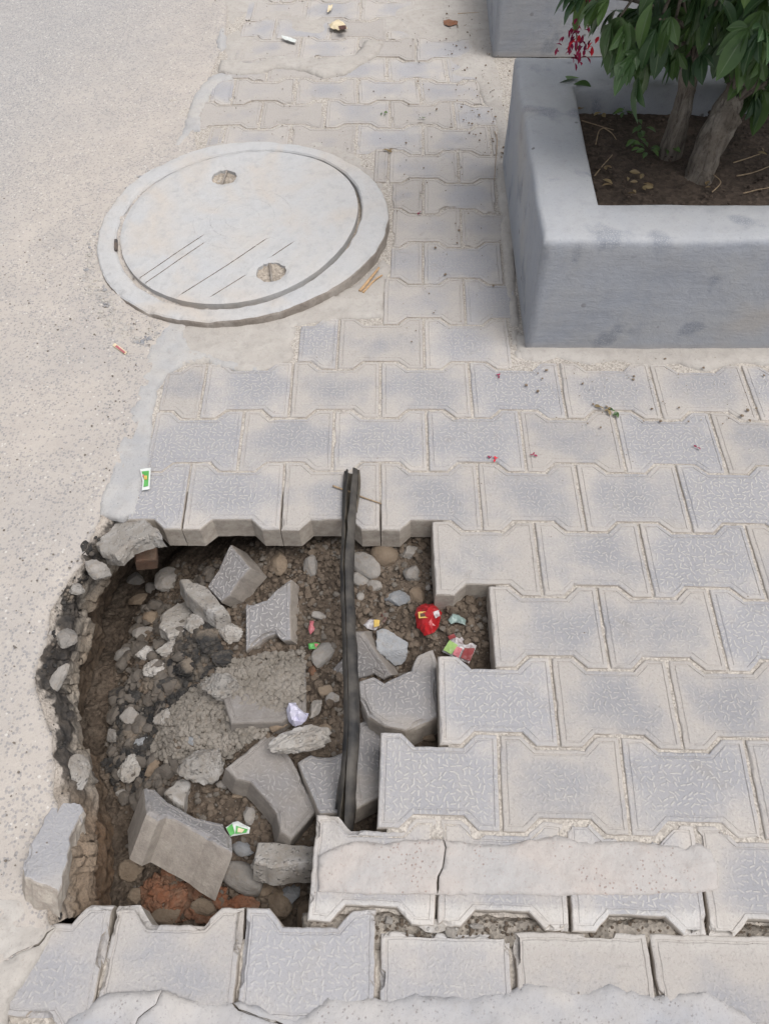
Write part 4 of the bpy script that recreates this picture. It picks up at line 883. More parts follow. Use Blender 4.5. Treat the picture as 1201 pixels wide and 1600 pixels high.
scatter('coarse_rubble', randin([(180, 900), (340, 860), (300, 960), (240, 1120), (300, 1230), (240, 1240), (170, 1240), (150, 1120), (160, 980)], 480, 14), szs(480, .004, .021, 15, 2.6), 'g_dark', 16, sub=2)
scatter('clay_crumbs', randin([(240, 1350), (345, 1380), (350, 1430), (230, 1430), (180, 1380)], 500, 17), szs(500, .003, .013, 18, 2.), 'rock_red', 19)
scatter('coarse_soil_clods', randin([(490, 850), (680, 850), (760, 960), (750, 1040), (560, 1000), (490, 1150), (480, 960)], 420, 20), szs(420, .003, .013, 21, 2.6), 'g_brown', 22, sub=2)
gp = randin([(495, 1428), (1280, 1440), (1280, 1478), (495, 1468)], 1500, 23, -.015)
scatter('gap_grit', gp[:600], szs(600, .0012, .0050, 24), 'g_brown', 25, zfun=lambda p: -.019 + 0 * p[:, 0])
M['crumb'] = rock_mat('asphalt_crumb', (.30, .29, .28), (.37, .345, .31), (.2, .205, .22))
cp = randin([(140, 380), (200, 290), (240, 260), (190, 330), (150, 420), (190, 500), (260, 510), (235, 545), (170, 520), (125, 440)], 420, 26, 0)
scatter('asphalt_crumbs', cp, szs(420, .002, .009, 27, 2.8), 'crumb', 28, zfun=lambda p: .003 + 0 * p[:, 0], lift=-.05)
cr = np.repeat(rim[::1], 3, 0); r_ = np.random.default_rng(29); cr = cr + r_.normal(size=cr.shape) * .007
scatter('rim_crumbs', cr, szs(len(cr), .0015, .007, 30, 2.), 'bitumen', 31, zfun=lambda p: -.030 + .024 * r_.random(len(p)), lift=0)
rp = np.r_[randin([(0, 300), (300, 300), (200, 700), (150, 800), (60, 1100), (60, 1250), (0, 1500)], 700, 32, 0), randin([(330, 0), (790, 0), (790, 250), (620, 300), (350, 200)], 300, 33, 0)]
scatter('loose_grit', rp, szs(1000, .0008, .0035, 34, 3.), 'g_grey', 35, zfun=lambda p: .002 + .003 * (p[:, 0] > -.75), lift=.2)
for px, py, wpx, hpx, lb in ((607, 1438, 14, 12, 'small grey chip in the dirt gap, leftmost of its four'), (672, 1447, 46, 17, 'long flat pale chip in the dirt gap by the crack'), (706, 1456, 18, 22, 'squarish pale chip right of the long flat one in the gap'), (744, 1447, 18, 9, 'thin pale chip in the dirt gap, rightmost of its four')):
    V, F_ = rockv(px, .95, 3, .03); s_ = .00105; o = link('concrete_chip', V * np.array([wpx * s_ / 2, hpx * s_ / 2, .004]), F_, M['rubble']); o.location = at(px, py, -.013); tag(o, lb, 'concrete')

# ------------------------------------------------------------------ hose, sticks
def tube(path, rad, seg=10, seed=0, amp=0., cap=True, arc=None):
    path = np.array(path, float); n = len(path); rad = np.broadcast_to(np.asarray(rad, float), (n,)); T_ = np.gradient(path, axis=0); T_ /= np.linalg.norm(T_, axis=1)[:, None]
    up = np.array([.13, .2, 1.]) if abs(T_[0][2]) < .8 else np.array([1., .1, .1]); V = []
    for i in range(n):
        a = np.cross(T_[i], up); a /= np.linalg.norm(a); b_ = np.cross(a, T_[i])
        for k in range(seg):
            th = 2 * math.pi * k / seg if arc is None else arc[i][0] + (arc[i][1] - arc[i][0]) * k / (seg - 1); V.append(path[i] + rad[i] * (a * math.cos(th) + b_ * math.sin(th)))
    V = np.array(V)
    if amp: V = V + amp * np.stack([fbm(V, 30, 3, seed + k) for k in range(3)], 1)
    m = seg if arc is None else seg - 1
    F_ = [(i * seg + k, i * seg + (k + 1) % seg, (i + 1) * seg + (k + 1) % seg, (i + 1) * seg + k) for i in range(n - 1) for k in range(m)]
    if cap and arc is None: F_ += [tuple(range(seg - 1, -1, -1)), tuple((n - 1) * seg + k for k in range(seg))]
    return V, F_
def spl(pts, n):
    pts = np.array(pts, float); out = []; m = len(pts) - 1
    for t in np.linspace(0, m, n):
        i = min(int(t), m - 1); u = t - i; p0 = pts[max(i - 1, 0)]; p1 = pts[i]; p2 = pts[i + 1]; p3 = pts[min(i + 2, m)]
        out.append(.5 * (2 * p1 + (p2 - p0) * u + (2 * p0 - 5 * p1 + 4 * p2 - p3) * u * u + (3 * p1 - p0 - 3 * p2 + p3) * u ** 3))
    return np.array(out)
hose = empty('split_hose', at(550, 738, .0), 'split black rubber hose lying across the pit from the back paving', 'hose')
def hchild(name, V, F_, mat, smooth=True):
    loc = np.array(hose.location); return link(name, V - loc, F_, M[mat], parent=hose, smooth=smooth)
HP = spl([at(550, 736, .016), at(547, 790, .0155), at(544, 840, .014), at(542, 900, .010), at(545, 980, .004), at(548, 1060, .0), at(549, 1130, -.006), at(546, 1200, -.022), at(541, 1262, -.045), at(538, 1300, -.062)], 90)
hr = .0125 * np.linspace(1.0, 1.12, 90)
A0 = math.radians(62); ARC = (A0 + .30, A0 + 2 * math.pi - .30)
op = np.interp(np.linspace(0, 1, 90), [0, .08, .2, .35, .5, .62, .8, .92, 1], [.55, .38, .22, .12, .05, .04, .10, .30, .6]) + .03 * fbm(HP, 25, 2, 4); ARCS = [(A0 + o_, A0 + 2 * math.pi - o_) for o_ in op]
V, F_ = tube(HP, hr, 26, 3, .0020, arc=ARCS); Vi, Fi = tube(HP, hr - .0025, 26, 3, .0020, arc=ARCS)
hchild('outer_skin', V, F_, 'rubber'); hchild('inner_lining', Vi, [q_[::-1] for q_ in Fi], 'rubber_in')
e = []; 
for side in (0, 25):
    nb = 90; Vl = np.concatenate([V[side::26], Vi[side::26]]); e.append((Vl, [(i, i + 1, nb + i + 1, nb + i) for i in range(nb - 1)]))
Vl = np.concatenate([e[0][0], e[1][0]]); Fl = e[0][1] + [tuple(q_ + 180 for q_ in t)[::-1] for t in e[1][1]]; hchild('cut_edge', Vl, Fl, 'rubber_in', False)
# peeled strip along the left side
SP = spl([at(540, 737, .012), at(538, 790, .011), at(536, 840, .006), at(534, 890, -.002), at(538, 935, -.002)], 40)
V, F_ = tube(SP, .0034 + .0012 * np.sin(np.linspace(0, 9, 40)), 8, 5, .0015); hchild('peeled_strip', V, F_, 'rubber')
SP = spl([at(543, 1150, -.018), at(538, 1190, -.026), at(531, 1230, -.040), at(527, 1264, -.055)], 24)
V, F_ = tube(SP, np.linspace(.002, .0042, 24), 8, 6, .0015); hchild('peeled_strip', V, F_, 'rubber')
V, F_ = tube(spl([at(560, 735, .019), at(561, 760, .016), at(556, 800, .014)], 14), .0028, 7, 9, .001); hchild('frayed_end', V, F_, 'rubber_in')

def stick(name, pts, r, mat, label, cat, group=None, amp=.0006, n=16):
    p = spl(pts, n); c = p.mean(0); V, F_ = tube(p - c, np.linspace(r, r * .6, n), 7, int(abs(c[0]) * 999), amp); o = link(name, V, F_, M[mat], smooth=True); o.location = c; return tag(o, label, cat, group)
stick('twig', [at(520, 759, .006), at(545, 768, .006), at(570, 778, .004), at(596, 787, .003)], .0022, 'twig', 'thin dry twig on the paver beneath the top end of the hose', 'twig')
stick('wood_splinter', [at(562, 455, .004), at(578, 436, .008), at(592, 418, .012)], .0045, 'wood', 'thicker pale wood splinter lying against the manhole frame', 'stick')
stick('wood_splinter', [at(567, 457, .004), at(585, 438, .005), at(597, 430, .006)], .003, 'wood', 'thinner wood splinter beside the thicker one by the manhole frame', 'stick')
stick('straw', [at(715, 42 // 2, .004), at(740, 20, .004), at(765, 20, .004)], .0015, 'twig', 'straw lying at the back near the second planter', 'straw')
stick('wire', [at(120, 722, .002), at(136, 700, .002), at(142, 684, .002)], .0008, 'iron', 'thin dark hair-like wire on the road', 'wire')
stick('twig', [at(772, 205, .003), at(776, 218, .003), at(774, 252, .003), at(772, 280, .003)], .0012, 'twig', 'fine twig lying along the foot of the near planter', 'twig')

# ------------------------------------------------------------------ litter
def lit(name, c, rough=.5, **k): M[name] = simple(name, c, rough, k.pop('c2', None), k.pop('sc', 40), .2, k.pop('spec', .5)); return name
lit('red_foil', (.40, .018, .022), .3, c2=(.26, .012, .015)); lit('yellow_print', (.55, .38, .10), .4); lit('dark_print', (.08, .03, .02), .5); lit('silver_foil', (.55, .55, .56), .25, c2=(.25, .2, .2), sc=90)
lit('green_print', (.055, .26, .05), .45, c2=(.10, .34, .09)); lit('white_print', (.60, .62, .60), .5, c2=(.50, .53, .51)); lit('lilac_paper', (.56, .55, .63), .7, c2=(.43, .42, .55)); lit('pink_print', (.42, .12, .14), .5)
lit('maroon_print', (.20, .03, .03), .35); lit('leaf_print', (.25, .38, .12), .4); lit('cream_print', (.66, .56, .38), .5); lit('teal_film', (.22, .30, .28), .4, c2=(.14, .18, .17))
def film(name, pts, z, mats, amp=.003, step=.006, label=None, cat=None, group=None, seed=0, parent=None, dome=0., tilt=(0, 0), zabs=None):
    """a thin crumpled wrapper or leaf; pts in px, mats a material name"""
    c0 = at(np.mean([p[0] for p in pts]), np.mean([p[1] for p in pts]), z); P = np.array([at(x, y, z)[:2] for x, y in pts]) - c0[:2]
    if area(P) < 0: P = P[::-1]
    if amp > .0008: P = jag(P, .005, amp * .25, 80, seed)
    v, f = cdt(P, (), grid_pts(P, step, seed=seed, margin=.35)); d = segdist(v, P); R_ = max(d.max(), 1e-4)
    h = amp * fbm(v, 110, 3, seed) + dome * np.sqrt(np.clip(d / R_, 0, 1)) + v[:, 0] * tilt[0] + v[:, 1] * tilt[1]
    V, F_ = skirt(np.c_[v, h], f, .0009)
    o = link(name, V, F_, M[mats]); o.location = c0
    if parent is not None: o.parent = parent; o.location = c0 - np.array(parent.location)
    return tag(o, label, cat, group) if label else o
def zf_at(px, py): return float(floor_at(px, py)[2])
z0 = zf_at(667, 966)
o = film('sweet_wrapper', [(652, 948), (664, 943), (682, 946), (689, 958), (686, 978), (678, 990), (662, 992), (652, 978), (647, 962)], z0 + .012, 'red_foil', .014, .0065, 'crumpled red wrapper with a small yellow label in the pit', 'wrapper', dome=.022, seed=3)
film('label', [(653, 956), (668, 955), (669, 965), (654, 966)], z0 + .034, 'yellow_print', .0004, .006, parent=o, seed=4); film('print', [(656, 958.5), (666, 957.5), (666.5, 962.5), (656.5, 963.5)], z0 + .0352, 'dark_print', .0003, .006, parent=o)
film('silver_corner', [(676, 956), (685, 953), (687, 962), (680, 966)], z0 + .031, 'silver_foil', .002, .004, parent=o, seed=6)
z0 = zf_at(718, 1012)
o = film('snack_packet', [(710, 988), (745, 1008), (732, 1038), (690, 1018)], z0 + .012, 'silver_foil', .004, .005, 'torn multicoloured foil packet with green and dark red print', 'packet', dome=.008, seed=8, tilt=(0, -.1))
film('print', [(692, 1016), (702, 1000), (715, 1008), (705, 1022)], z0 + .0235, 'leaf_print', .002, .004, parent=o, seed=9); film('print', [(712, 1010), (722, 1013), (716, 1028), (707, 1022)], z0 + .0235, 'pink_print', .002, .004, parent=o, seed=10)
film('print', [(726, 1012), (742, 1013), (734, 1033), (719, 1028)], z0 + .0235, 'maroon_print', .002, .004, parent=o, seed=11); film('print', [(699, 994), (709, 990), (712, 996), (702, 1000)], z0 + .022, 'maroon_print', .002, .004, parent=o, seed=12)
z0 = zf_at(710, 966); film('plastic_scrap', [(700, 968), (706, 959), (716, 961), (728, 968), (726, 977), (712, 972), (704, 975)], z0 + .008, 'teal_film', .005, .004, 'dull teal plastic scrap right of the red wrapper', 'plastic scrap', dome=.004, seed=13)
z0 = zf_at(582, 972); o = film('sweet_wrapper', [(568, 976), (578, 967), (590, 966), (594, 976), (586, 984), (574, 982)], z0 + .008, 'silver_foil', .004, .004, 'twisted white and gold sweet wrapper right of the hose', 'wrapper', dome=.008, seed=14); film('print', [(584, 968), (593, 969), (592, 978), (584, 980)], z0 + .018, 'yellow_print', .002, .004, parent=o, seed=15)
film('sweet_wrapper', [(595, 960), (602, 955), (606, 966), (598, 974)], z0 + .008, 'dark_print', .004, .004, 'small dark scrap touching the white and gold wrapper', 'wrapper', dome=.004, seed=16)
z0 = zf_at(487, 978); film('sweet_wrapper', [(484, 970), (490, 970), (492, 983), (485, 992), (482, 984)], z0 + .01, 'pink_print', .004, .004, 'thin pink wrapper scrap right of the askew standing paver', 'wrapper', dome=.004, seed=17)
z0 = zf_at(490, 1008); o = film('sweet_wrapper', [(481, 1006), (492, 1003), (500, 1005), (493, 1014), (483, 1014)], z0 + .01, 'green_print', .003, .004, 'tiny green and orange wrapper above the egg shaped stone', 'wrapper', dome=.005, seed=18); film('print', [(491, 1005), (498, 1006), (493, 1012)], z0 + .0165, 'pink_print', .001, .004, parent=o)
z0 = -.075; film('crumpled_paper', [(446, 1108), (454, 1099), (464, 1098), (471, 1108), (482, 1117), (476, 1128), (462, 1134), (449, 1128)], z0, 'lilac_paper', .020, .0065, 'crumpled lilac white paper ball resting on the grit heap', 'paper', dome=.028, seed=19)
z0 = -.10; o = film('sweet_wrapper', [(353, 1293), (364, 1285), (372, 1283), (391, 1293), (389, 1302), (360, 1307)], z0, 'white_print', .002, .005, 'green and white folded wrapper beside the block lying on its side', 'wrapper', dome=.006, seed=20)
film('print', [(354, 1294), (363, 1287), (367, 1302), (360, 1306)], z0 + .0075, 'green_print', .0012, .004, parent=o); film('print', [(369, 1290), (387, 1296), (385, 1301), (368, 1303)], z0 + .0075, 'green_print', .0012, .004, parent=o); film('emblem', [(372, 1293), (382, 1296), (378, 1301), (371, 1300)], z0 + .0095, 'cream_print', .001, .004, parent=o)
o = film('sachet', [(219, 733), (236, 731), (234, 764), (222, 766), (223, 752)], .008, 'white_print', .0012, .006, 'small green sachet with a white rim on the cement edging', 'sachet', seed=21)
film('print', [(221.5, 736.5), (233, 735.5), (231.5, 759), (224.5, 760.5), (225.5, 750)], .0095, 'green_print', .0008, .006, parent=o); film('emblem', [(225, 743), (230, 743), (230, 749), (225.5, 749)], .0112, 'yellow_print', .0004, .004, parent=o); film('emblem', [(223, 741), (225, 741), (225, 745), (223, 745)], .0112, 'pink_print', .0003, .004, parent=o)
o = film('paper_slip', [(176, 540), (180, 536), (199, 550), (196, 554)], .006, 'cream_print', .0012, .005, 'small pink printed paper slip on the road below the manhole', 'paper', seed=22); film('print', [(180, 541), (183, 539), (196, 550), (194, 552)], .0075, 'pink_print', .0006, .004, parent=o)
film('paper_strip', [(440, 55), (449, 57), (463, 62), (461, 66), (448, 63), (441, 59)], .010, 'white_print', .002, .006, 'pale green white strip on the paving far at the back', 'paper', seed=23)
o = film('cigarette_packet', [(514, 37), (531, 33), (540, 38), (543, 44), (530, 47), (516, 44)], .012, 'cream_print', .006, .006, 'crushed yellow and black packet at the far back', 'packet', dome=.014, seed=24); film('print', [(528, 40), (540, 39), (541, 45), (530, 46)], .028, 'dark_print', .003, .005, parent=o)
film('dry_leaf', [(692, 33), (700, 30), (715, 33), (714, 38), (700, 41), (694, 38)], .006, 'red_foil' if False else 'rock_red', .004, .006, 'orange brown dry leaf on the dirt near the second planter', 'leaf', seed=25)
film('yellow_scrap', [(513, 9), (520, 7), (517, 16), (511, 18)], .012, 'cream_print', .004, .006, 'pale yellow scrap at the top edge of the paving', 'scrap', seed=26)

# ------------------------------------------------------------------ shrub
def leafmat(name, c1, c2, vein):
    b = NB(name); oi = b.n('ObjectInfo'); at_ = b.n('Attribute'); at_.attribute_name = 'lc'; sp = b.n('SeparateColor'); b.l(at_, sp, 'Color', 0)
    n = b.noise(30, 3, .5); col = b.mix(sp.outputs[0], c1, c2); col = b.mix(b.mr(n, .4, .7, 0, .3), col, tuple(x * .6 for x in c1)); col = b.mix(b.mr(sp.outputs[1], .0, .10, .75, 0), col, vein)
    b.b.inputs['Specular IOR Level'].default_value = .45; m = b.done(col, b.bump(sp.outputs[1], .4, .002), .42)
    tr = b.n('BsdfTranslucent'); b.put(tr, 0, b.mix(.5, col, c2)); mx = b.n('MixShader'); mx.inputs[0].default_value = .22; b.l(b.b, mx, 0, 1); b.l(tr, mx, 0, 2); b.t.links.new(mx.outputs[0], b.out.inputs[0]); return m
M['leaf'] = leafmat('glossy_leaf', (.034, .078, .032), (.115, .20, .055), (.17, .23, .13)); M['leaf_dry'] = leafmat('dry_leaf', (.20, .135, .07), (.33, .26, .13), (.36, .30, .18))
M['bark'] = rock_mat('grey_brown_bark', (.17, .145, .12), (.25, .215, .18), (.30, .27, .235), soil=.3, bark=True); M['petal'] = simple('magenta_petal', (.30, .012, .06), .6, (.16, .01, .05), 60); M['petal_red'] = simple('red_petal', (.62, .02, .04), .6); M['stem'] = simple('green_stem', (.12, .16, .06), .6, (.16, .11, .06))
def lobe(L_, W_, n=7):
    """one lanceolate blade along +x, midrib on the axis, folded and arched; returns verts, faces, edge-distance"""
    V = []; C_ = []
    for i in range(n + 1):
        t = i / n; w_ = W_ * (math.sin(math.pi * min(1, t ** 1.25)) ** .85 + .04) * (0 if i == n else 1)
        for s in (-1, -.5, 0, .5, 1): V.append((L_ * t, s * w_, abs(s) * w_ * .35 - L_ * .35 * t * t)); C_.append(abs(s))
    F_ = [(i * 5 + k, (i + 1) * 5 + k, (i + 1) * 5 + k + 1, i * 5 + k + 1) for i in range(n) for k in range(4)]
    return np.array(V), F_, np.array(C_)
class Leaves:
    def __init__(s): s.V = []; s.F = []; s.C = []; s.o = 0
    def add(s, v, f, cc): s.V.append(v); s.F += [tuple(q + s.o for q in t) for t in f]; s.C.append(cc); s.o += len(v)
    def build(s, name, mat, parent=None, loc=(0, 0, 0)):
        o = link(name, np.concatenate(s.V) - np.array(loc), s.F, M[mat], smooth=True); ca = o.data.color_attributes.new('lc', 'FLOAT_COLOR', 'POINT'); c = np.concatenate(s.C)
        ca.data.foreach_set('color', np.c_[c, np.zeros(len(c)), np.ones(len(c))].astype(np.float32).ravel())
        if parent: o.parent = parent
        else: o.location = loc
        return o
def leaf(LV, base, out, L_, r_, tone, lobes=3, droop=.6):
    """palmate leaf hanging from base towards direction out"""
    out = np.array(out, float); out /= np.linalg.norm(out); n = np.cross(np.cross(out, (0, 0, 1.)), out); n /= np.linalg.norm(n) + 1e-9; n = n + r_.normal(size=3) * .35; n -= out * (n @ out); n /= np.linalg.norm(n); s = np.cross(n, out)
    k0 = (lobes - 1) / 2
    for k in range(lobes):
        a = (k - k0) * (.60 if lobes > 1 else 0) + r_.normal() * .08; l_ = L_ * (1 - .22 * abs(k - k0)) * r_.uniform(.88, 1.08); v, f, c = lobe(l_, l_ * r_.uniform(.21, .28))
        d = out * math.cos(a) + s * math.sin(a); q = np.cross(n, d); P = base + v[:, :1] * d + v[:, 1:2] * q + v[:, 2:3] * n; P[:, 2] -= droop * .35 * (v[:, 0] ** 2) / max(L_, .01)
        LV.add(P, f, np.c_[np.full(len(v), tone), c])
def proj(P):
    d = (np.atleast_2d(P) - CAM) @ RN; return np.c_[600.5 + F * d[:, 0] / -d[:, 2], 800 - F * d[:, 1] / -d[:, 2]]
base = at(1080, 250, SZ); shrub = empty('flowering_shrub', tuple(base), 'green lobed leaf shrub with hanging red flowers growing in the near planter', 'shrub')
r_ = np.random.default_rng(5); bl = np.array(base)
def sch(name, V, F_, mat, smooth=True): return link(name, V - bl, F_, M[mat], parent=shrub, smooth=smooth)
def aty(px, py, y):
    d = ray(px, py); return CAM + d * ((y - CAM[1]) / d[1])
y1 = at(1050, 240, SZ)[1]; y2 = at(1092, 272, SZ)[1]
t1 = spl([at(1050, 240, SZ) - (.006, 0, .05), aty(1060, 190, y1 + .0), aty(1074, 130, y1 + .01), aty(1085, 60, y1 + .02), aty(1080, -80, y1 + .03)], 40); V, F_ = tube(t1, np.linspace(.026, .014, 40), 18, 3, .009); sch('trunk', V, F_, 'bark')
t2 = spl([at(1092, 272, SZ) - (.012, 0, .06), at(1092, 272, SZ), aty(1118, 205, y2 + .02), aty(1145, 150, y2 + .04), aty(1170, 80, y2 + .06), aty(1200, -60, y2 + .08)], 50); V, F_ = tube(t2, (1 + .10 * np.sin(np.linspace(0, 17, 50))) * np.interp(np.linspace(0, 1, 50), [0, .06, .2, .5, 1], [.040, .042, .036, .031, .018]), 28, 7, .014); tr2 = sch('trunk', V, F_, 'bark')
CC = np.array([.68, 1.00, .80]); CR = np.array([.52, .40, .40])
sil = [(900, -300), (900, -20), (925, 0), (948, 30), (962, 70), (970, 105), (985, 120), (1020, 120), (1050, 115), (1065, 80), (1110, 60), (1135, 80), (1160, 140), (1190, 170), (1300, 220), (1700, 260), (1700, -300)]
att = [(920, 2), (945, 25), (965, 60), (980, 100), (1000, 95), (1010, 120), (985, 60), (1030, 60), (1045, 100), (1060, 40), (1090, 60), (1120, 30), (1150, 100), (1170, 140), (1160, 60), (1185, 120), (1195, 170), (1140, 20), (1180, 20), (1100, 10), (1075, 105), (1195, 60)]
LV = Leaves(); brs = []
def spray(P, out, L_, n, tone):
    for k in range(n):
        d = np.array(out) + r_.normal(size=3) * .55; d[2] -= .35; leaf(LV, P + r_.normal(size=3) * .012, d, L_ * r_.uniform(.8, 1.1), r_, np.clip(tone + r_.normal() * .35, 0, 1), r_.choice([3, 3, 3, 5, 1]), .7)
def okpx(P, L_):
    q = proj(np.array([P, P + np.array([0, -.02, -L_ * .8])])); return inpoly(q, sil).all() or (q[:, 0] > 1260).all() or (q[:, 1] < -60).all()
for a_, b_ in att:
    for yy in (r_.uniform(.80, .98), r_.uniform(1.0, 1.25)):
        P = aty(a_, b_ - 30, yy)
        o_ = P - np.array([CC[0], CC[1], .7]); o_[2] = -.3; o_ /= np.linalg.norm(o_); spray(P, o_ * .8, .060, 4, .3); brs.append(P)
cnt = 0; n_try = 0
while cnt < 330 and n_try < 9000:
    n_try += 1; u = r_.normal(size=3); u /= np.linalg.norm(u); P = CC + u * CR * r_.uniform(.55, 1.)
    if P[2] < .40 or np.linalg.norm(P - CAM) < 1.55 or not okpx(P, .10): continue
    o_ = u.copy(); o_[2] = o_[2] * .5 - .1; spray(P, o_, .064, 4, .3 + .25 * u[2]); cnt += 1
    if cnt % 6 == 0: brs.append(P)
crown = LV.build('crown', 'leaf', shrub, bl)
VV = []; FF = []; off = 0
for P in brs:
    tt = t1 if np.linalg.norm(P[:2] - t1[-1][:2]) < np.linalg.norm(P[:2] - t2[-1][:2]) else t2; s_ = tt[r_.integers(20, len(tt))]
    V, F_ = tube(spl([s_, (s_ + P) / 2 + (0, 0, .04), P], 10), np.linspace(.006, .0022, 10), 6); VV.append(V); FF += [tuple(q + off for q in t) for t in F_]; off += len(V)
sch('branches', np.concatenate(VV), FF, 'bark')
def flower(px, py, z, n, mat, r):
    VV = []; FF = []; off = 0; c = aty(px, py, .93)
    for k in range(n):
        a = r_.uniform(0, 6.28); d = np.array([math.cos(a), math.sin(a), r_.uniform(-1.4, .4)]); d /= np.linalg.norm(d); v, f, _ = lobe(r, r * .22, 3); s = np.cross(d, (0, 0, 1.)); s /= np.linalg.norm(s); q = np.cross(s, d)
        p0 = c + r_.normal(size=3) * r * .75; VV.append(p0 + v[:, :1] * d + v[:, 1:2] * s + v[:, 2:3] * q); FF += [tuple(q_ + off for q_ in t) for t in f]; off += len(v)
    return sch('flower', np.concatenate(VV), FF, mat)
for px, py in ((898, 42), (893, 52), (891, 66), (897, 74), (903, 84), (908, 78)): flower(px, py, .56, 9, 'petal', .015)
flower(911, 69, .57, 8, 'petal_red', .018); flower(940, -2, .60, 12, 'petal_red', .016); flower(925, 0, .6, 12, 'petal', .012)
V, F_ = tube(spl([aty(935, 5, .95), aty(912, 20, .94), aty(900, 45, .93), aty(903, 82, .93)], 14), .0012, 5); sch('flower_stalk', V, F_, 'stem')
# leaves, weeds and dry bits
LV = Leaves(); leaf(LV, at(905, 122, .297), (-1, -.05, .0), .075, r_, .9, 1, 0); leaf(LV, at(895, 132, .300), (.9, .35, .1), .05, r_, .4, 1, 0); o = LV.build('fallen_leaf', 'leaf', None, tuple(at(905, 125, .296))); tag(o, 'curled green leaf lying on the inner corner of the planter rim', 'leaf')
DL = [(925, 160, 'curled brown leaf in the back left corner of the planter soil'), (912, 168, 'dry brown leaf against the left wall of the planter'), (938, 178, 'pale dry stalk leaf near the back of the planter soil'), (945, 260, 'yellow dry leaf by the left inner wall'), (955, 288, 'crumpled yellow leaf in the front left of the soil'), (983, 283, 'straw coloured leaf left of the whitish one'),
      (1003, 292, 'whitish dead leaf in the front of the soil'), (999, 272, 'curled yellow leaf behind the whitish one'), (992, 303, 'orange leaf by the front rim of the soil'), (1020, 292, 'tiny pale leaf right of the whitish one'), (1102, 289, 'small rust brown leaf at the foot of the stump'), (1195, 240, 'green yellow leaf at the right side of the soil')]
for i, (px, py, lb) in enumerate(DL):
    LV = Leaves(); a = r_.uniform(0, 6.28); P = at(px, py, SZ + .012); 
    for k in range(2): leaf(LV, P + r_.normal(size=3) * .003, (math.cos(a + k), math.sin(a + k), .15), r_.uniform(.014, .026), r_, r_.random(), 1, -.5)
    o = LV.build('dry_leaf', 'leaf_dry', None, tuple(P)); tag(o, lb, 'leaf', 'dry leaves on the planter soil')
for i, (a, b_, c_, lb) in enumerate([((908, 188), (930, 195), (958, 203), 'thin dry twig at the left of the planter soil'), ((930, 225), (935, 205), (942, 200), 'short forked twig in the planter soil'), ((928, 275), (942, 258), (956, 242), 'straight yellowish twig against the left inner wall'), ((1145, 254), (1165, 248), (1188, 240), 'dry twig right of the stump, farther one'),
        ((1150, 275), (1175, 270), (1205, 258), 'long dry twig right of the stump, nearer one'), ((1112, 300), (1125, 285), (1112, 272), 'bent thin stalk at the foot of the stump'), ((940, 198), (955, 208), (962, 218), 'second fork twig in the planter soil'), ((1160, 302), (1185, 296), (1210, 292), 'twig near the front rim right of the stump')]):
    stick('twig', [at(*q, SZ + .009) for q in (a, b_, c_)], .0016, 'twig', lb, 'twig', 'twigs on the planter soil')
for i, (px, py, n_, lb) in enumerate([(975, 178, 6, 'small green seedling near the back of the planter soil'), (1000, 205, 7, 'straggly green weed in the middle of the planter soil'), (1010, 238, 9, 'yellow green weed in front of the two trunks'), (993, 225, 5, 'low green sprout left of the yellow green weed'), (1035, 235, 3, 'single bright green leaf by the thin trunk'), (1122, 222, 5, 'green sprout at the right of the stump')]):
    LV = Leaves(); P = at(px, py, SZ + .01)
    for k in range(n_): a = r_.uniform(0, 6.28); q = P + np.array([math.cos(a), math.sin(a), 0]) * r_.uniform(.0, .022) + (0, 0, r_.uniform(.004, .02)); leaf(LV, q, (math.cos(a), math.sin(a), .4), r_.uniform(.016, .028), r_, r_.uniform(.4, 1), 1, .5)
    tag(LV.build('weed', 'leaf', None, tuple(P)), lb, 'weed')
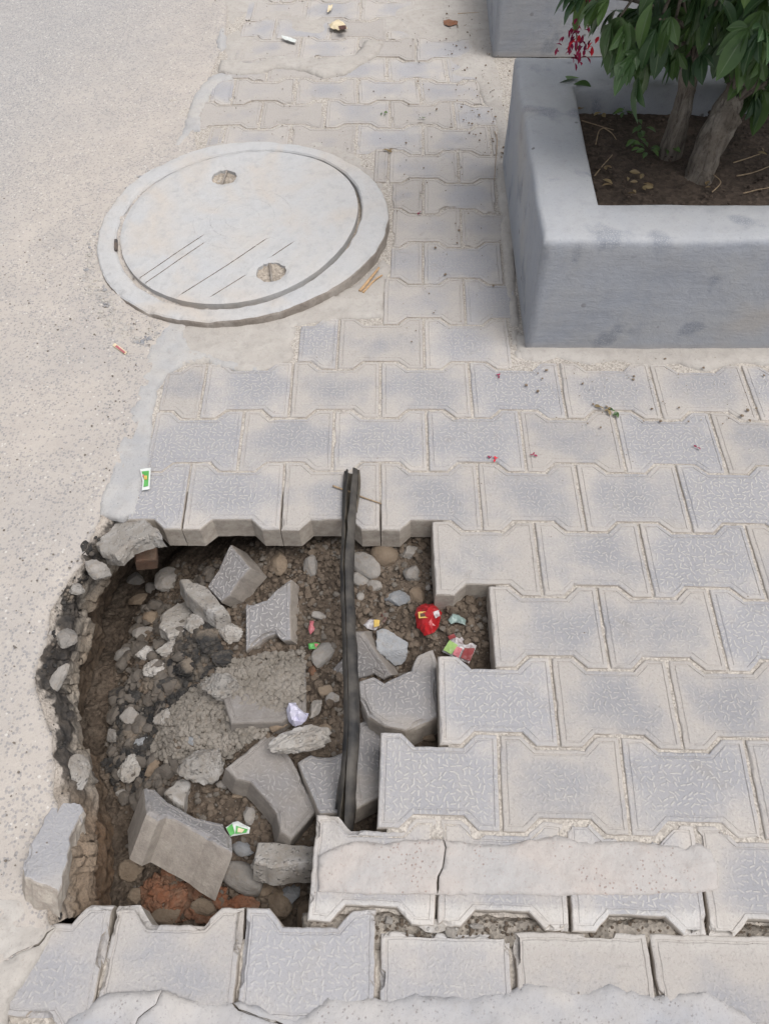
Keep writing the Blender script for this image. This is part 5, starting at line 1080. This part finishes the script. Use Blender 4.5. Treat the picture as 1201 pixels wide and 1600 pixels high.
for i, (px, py, n_, lb) in enumerate([(605, 178, 3, 'small curled green leaf on the paver, left of its pair'), (658, 186, 4, 'small curled green leaf on the paver, right of its pair'), (945, 640, 6, 'dry green sprig lying on the pavers in front of the planter'), (960, 645, 4, 'right end piece of the dry sprig in front of the planter'), (815, 78, 7, 'green grass tuft at the foot of the second planter'), (603, 236, 5, 'dry yellow leaf bits by the manhole frame')]):
    LV = Leaves(); P = at(px, py, .004)
    for k in range(n_): a = r_.uniform(0, 6.28); leaf(LV, P + np.array([r_.normal() * .006, r_.normal() * .004, .002]), (math.cos(a), math.sin(a), 1.2 if px == 815 else .25), r_.uniform(.008, .017) * (2 if px == 815 else 1), r_, r_.random(), 1, .3)
    tag(LV.build('grass_tuft' if px == 815 else 'leaf_bits', 'leaf_dry' if px in (603, 945) else 'leaf', None, tuple(P)), lb, 'grass' if px == 815 else 'leaf')
for i, (px, py, lb) in enumerate([(765, 716, 'magenta petal on the paver joint, left of its pair'), (773, 717, 'red petal right beside the magenta petal'), (833, 711, 'small dark petal on the paver row behind the pit'), (1088, 699, 'maroon petal on a paver at the right'), (779, 587, 'tiny pink petal in front of the planter corner'), (655, 332, 'tiny maroon petal on the pavers right of the manhole')]):
    LV = Leaves(); P = at(px, py, .004)
    for k in range(3): a = r_.uniform(0, 6.28); leaf(LV, P, (math.cos(a), math.sin(a), .2), .008, r_, .5, 1, 0)
    tag(LV.build('petal', 'petal_red' if 'red petal' in lb else 'petal', None, tuple(P)), lb, 'petal')
for i, (px, py) in enumerate([(873, 563), (868, 568), (1013, 566), (1012, 582), (1165, 1130 // 2 + 50), (940, 560)]): pass
dp = np.r_[randin([(690, 20), (800, 60), (800, 260), (740, 240), (700, 120)], 160, 40, 0), randin([(800, 560), (1200, 560), (1200, 660), (860, 690)], 90, 41, 0), randin([(610, 120), (770, 120), (790, 540), (620, 540)], 90, 42, 0)]
scatter('plant_crumbs', dp, szs(len(dp), .0012, .0048, 43, 3.), 'rock_brown', 44, zfun=lambda p: .004 + 0 * p[:, 0], lift=.2)
sp_ = np.random.default_rng(50).uniform((.36, .70), (1.3, 1.15), (900, 2)); scatter('soil_crumbs', sp_, szs(900, .0015, .008, 51, 3.), 'psoil', 52, zfun=lambda p: SZ + .006 + 0 * p[:, 0])
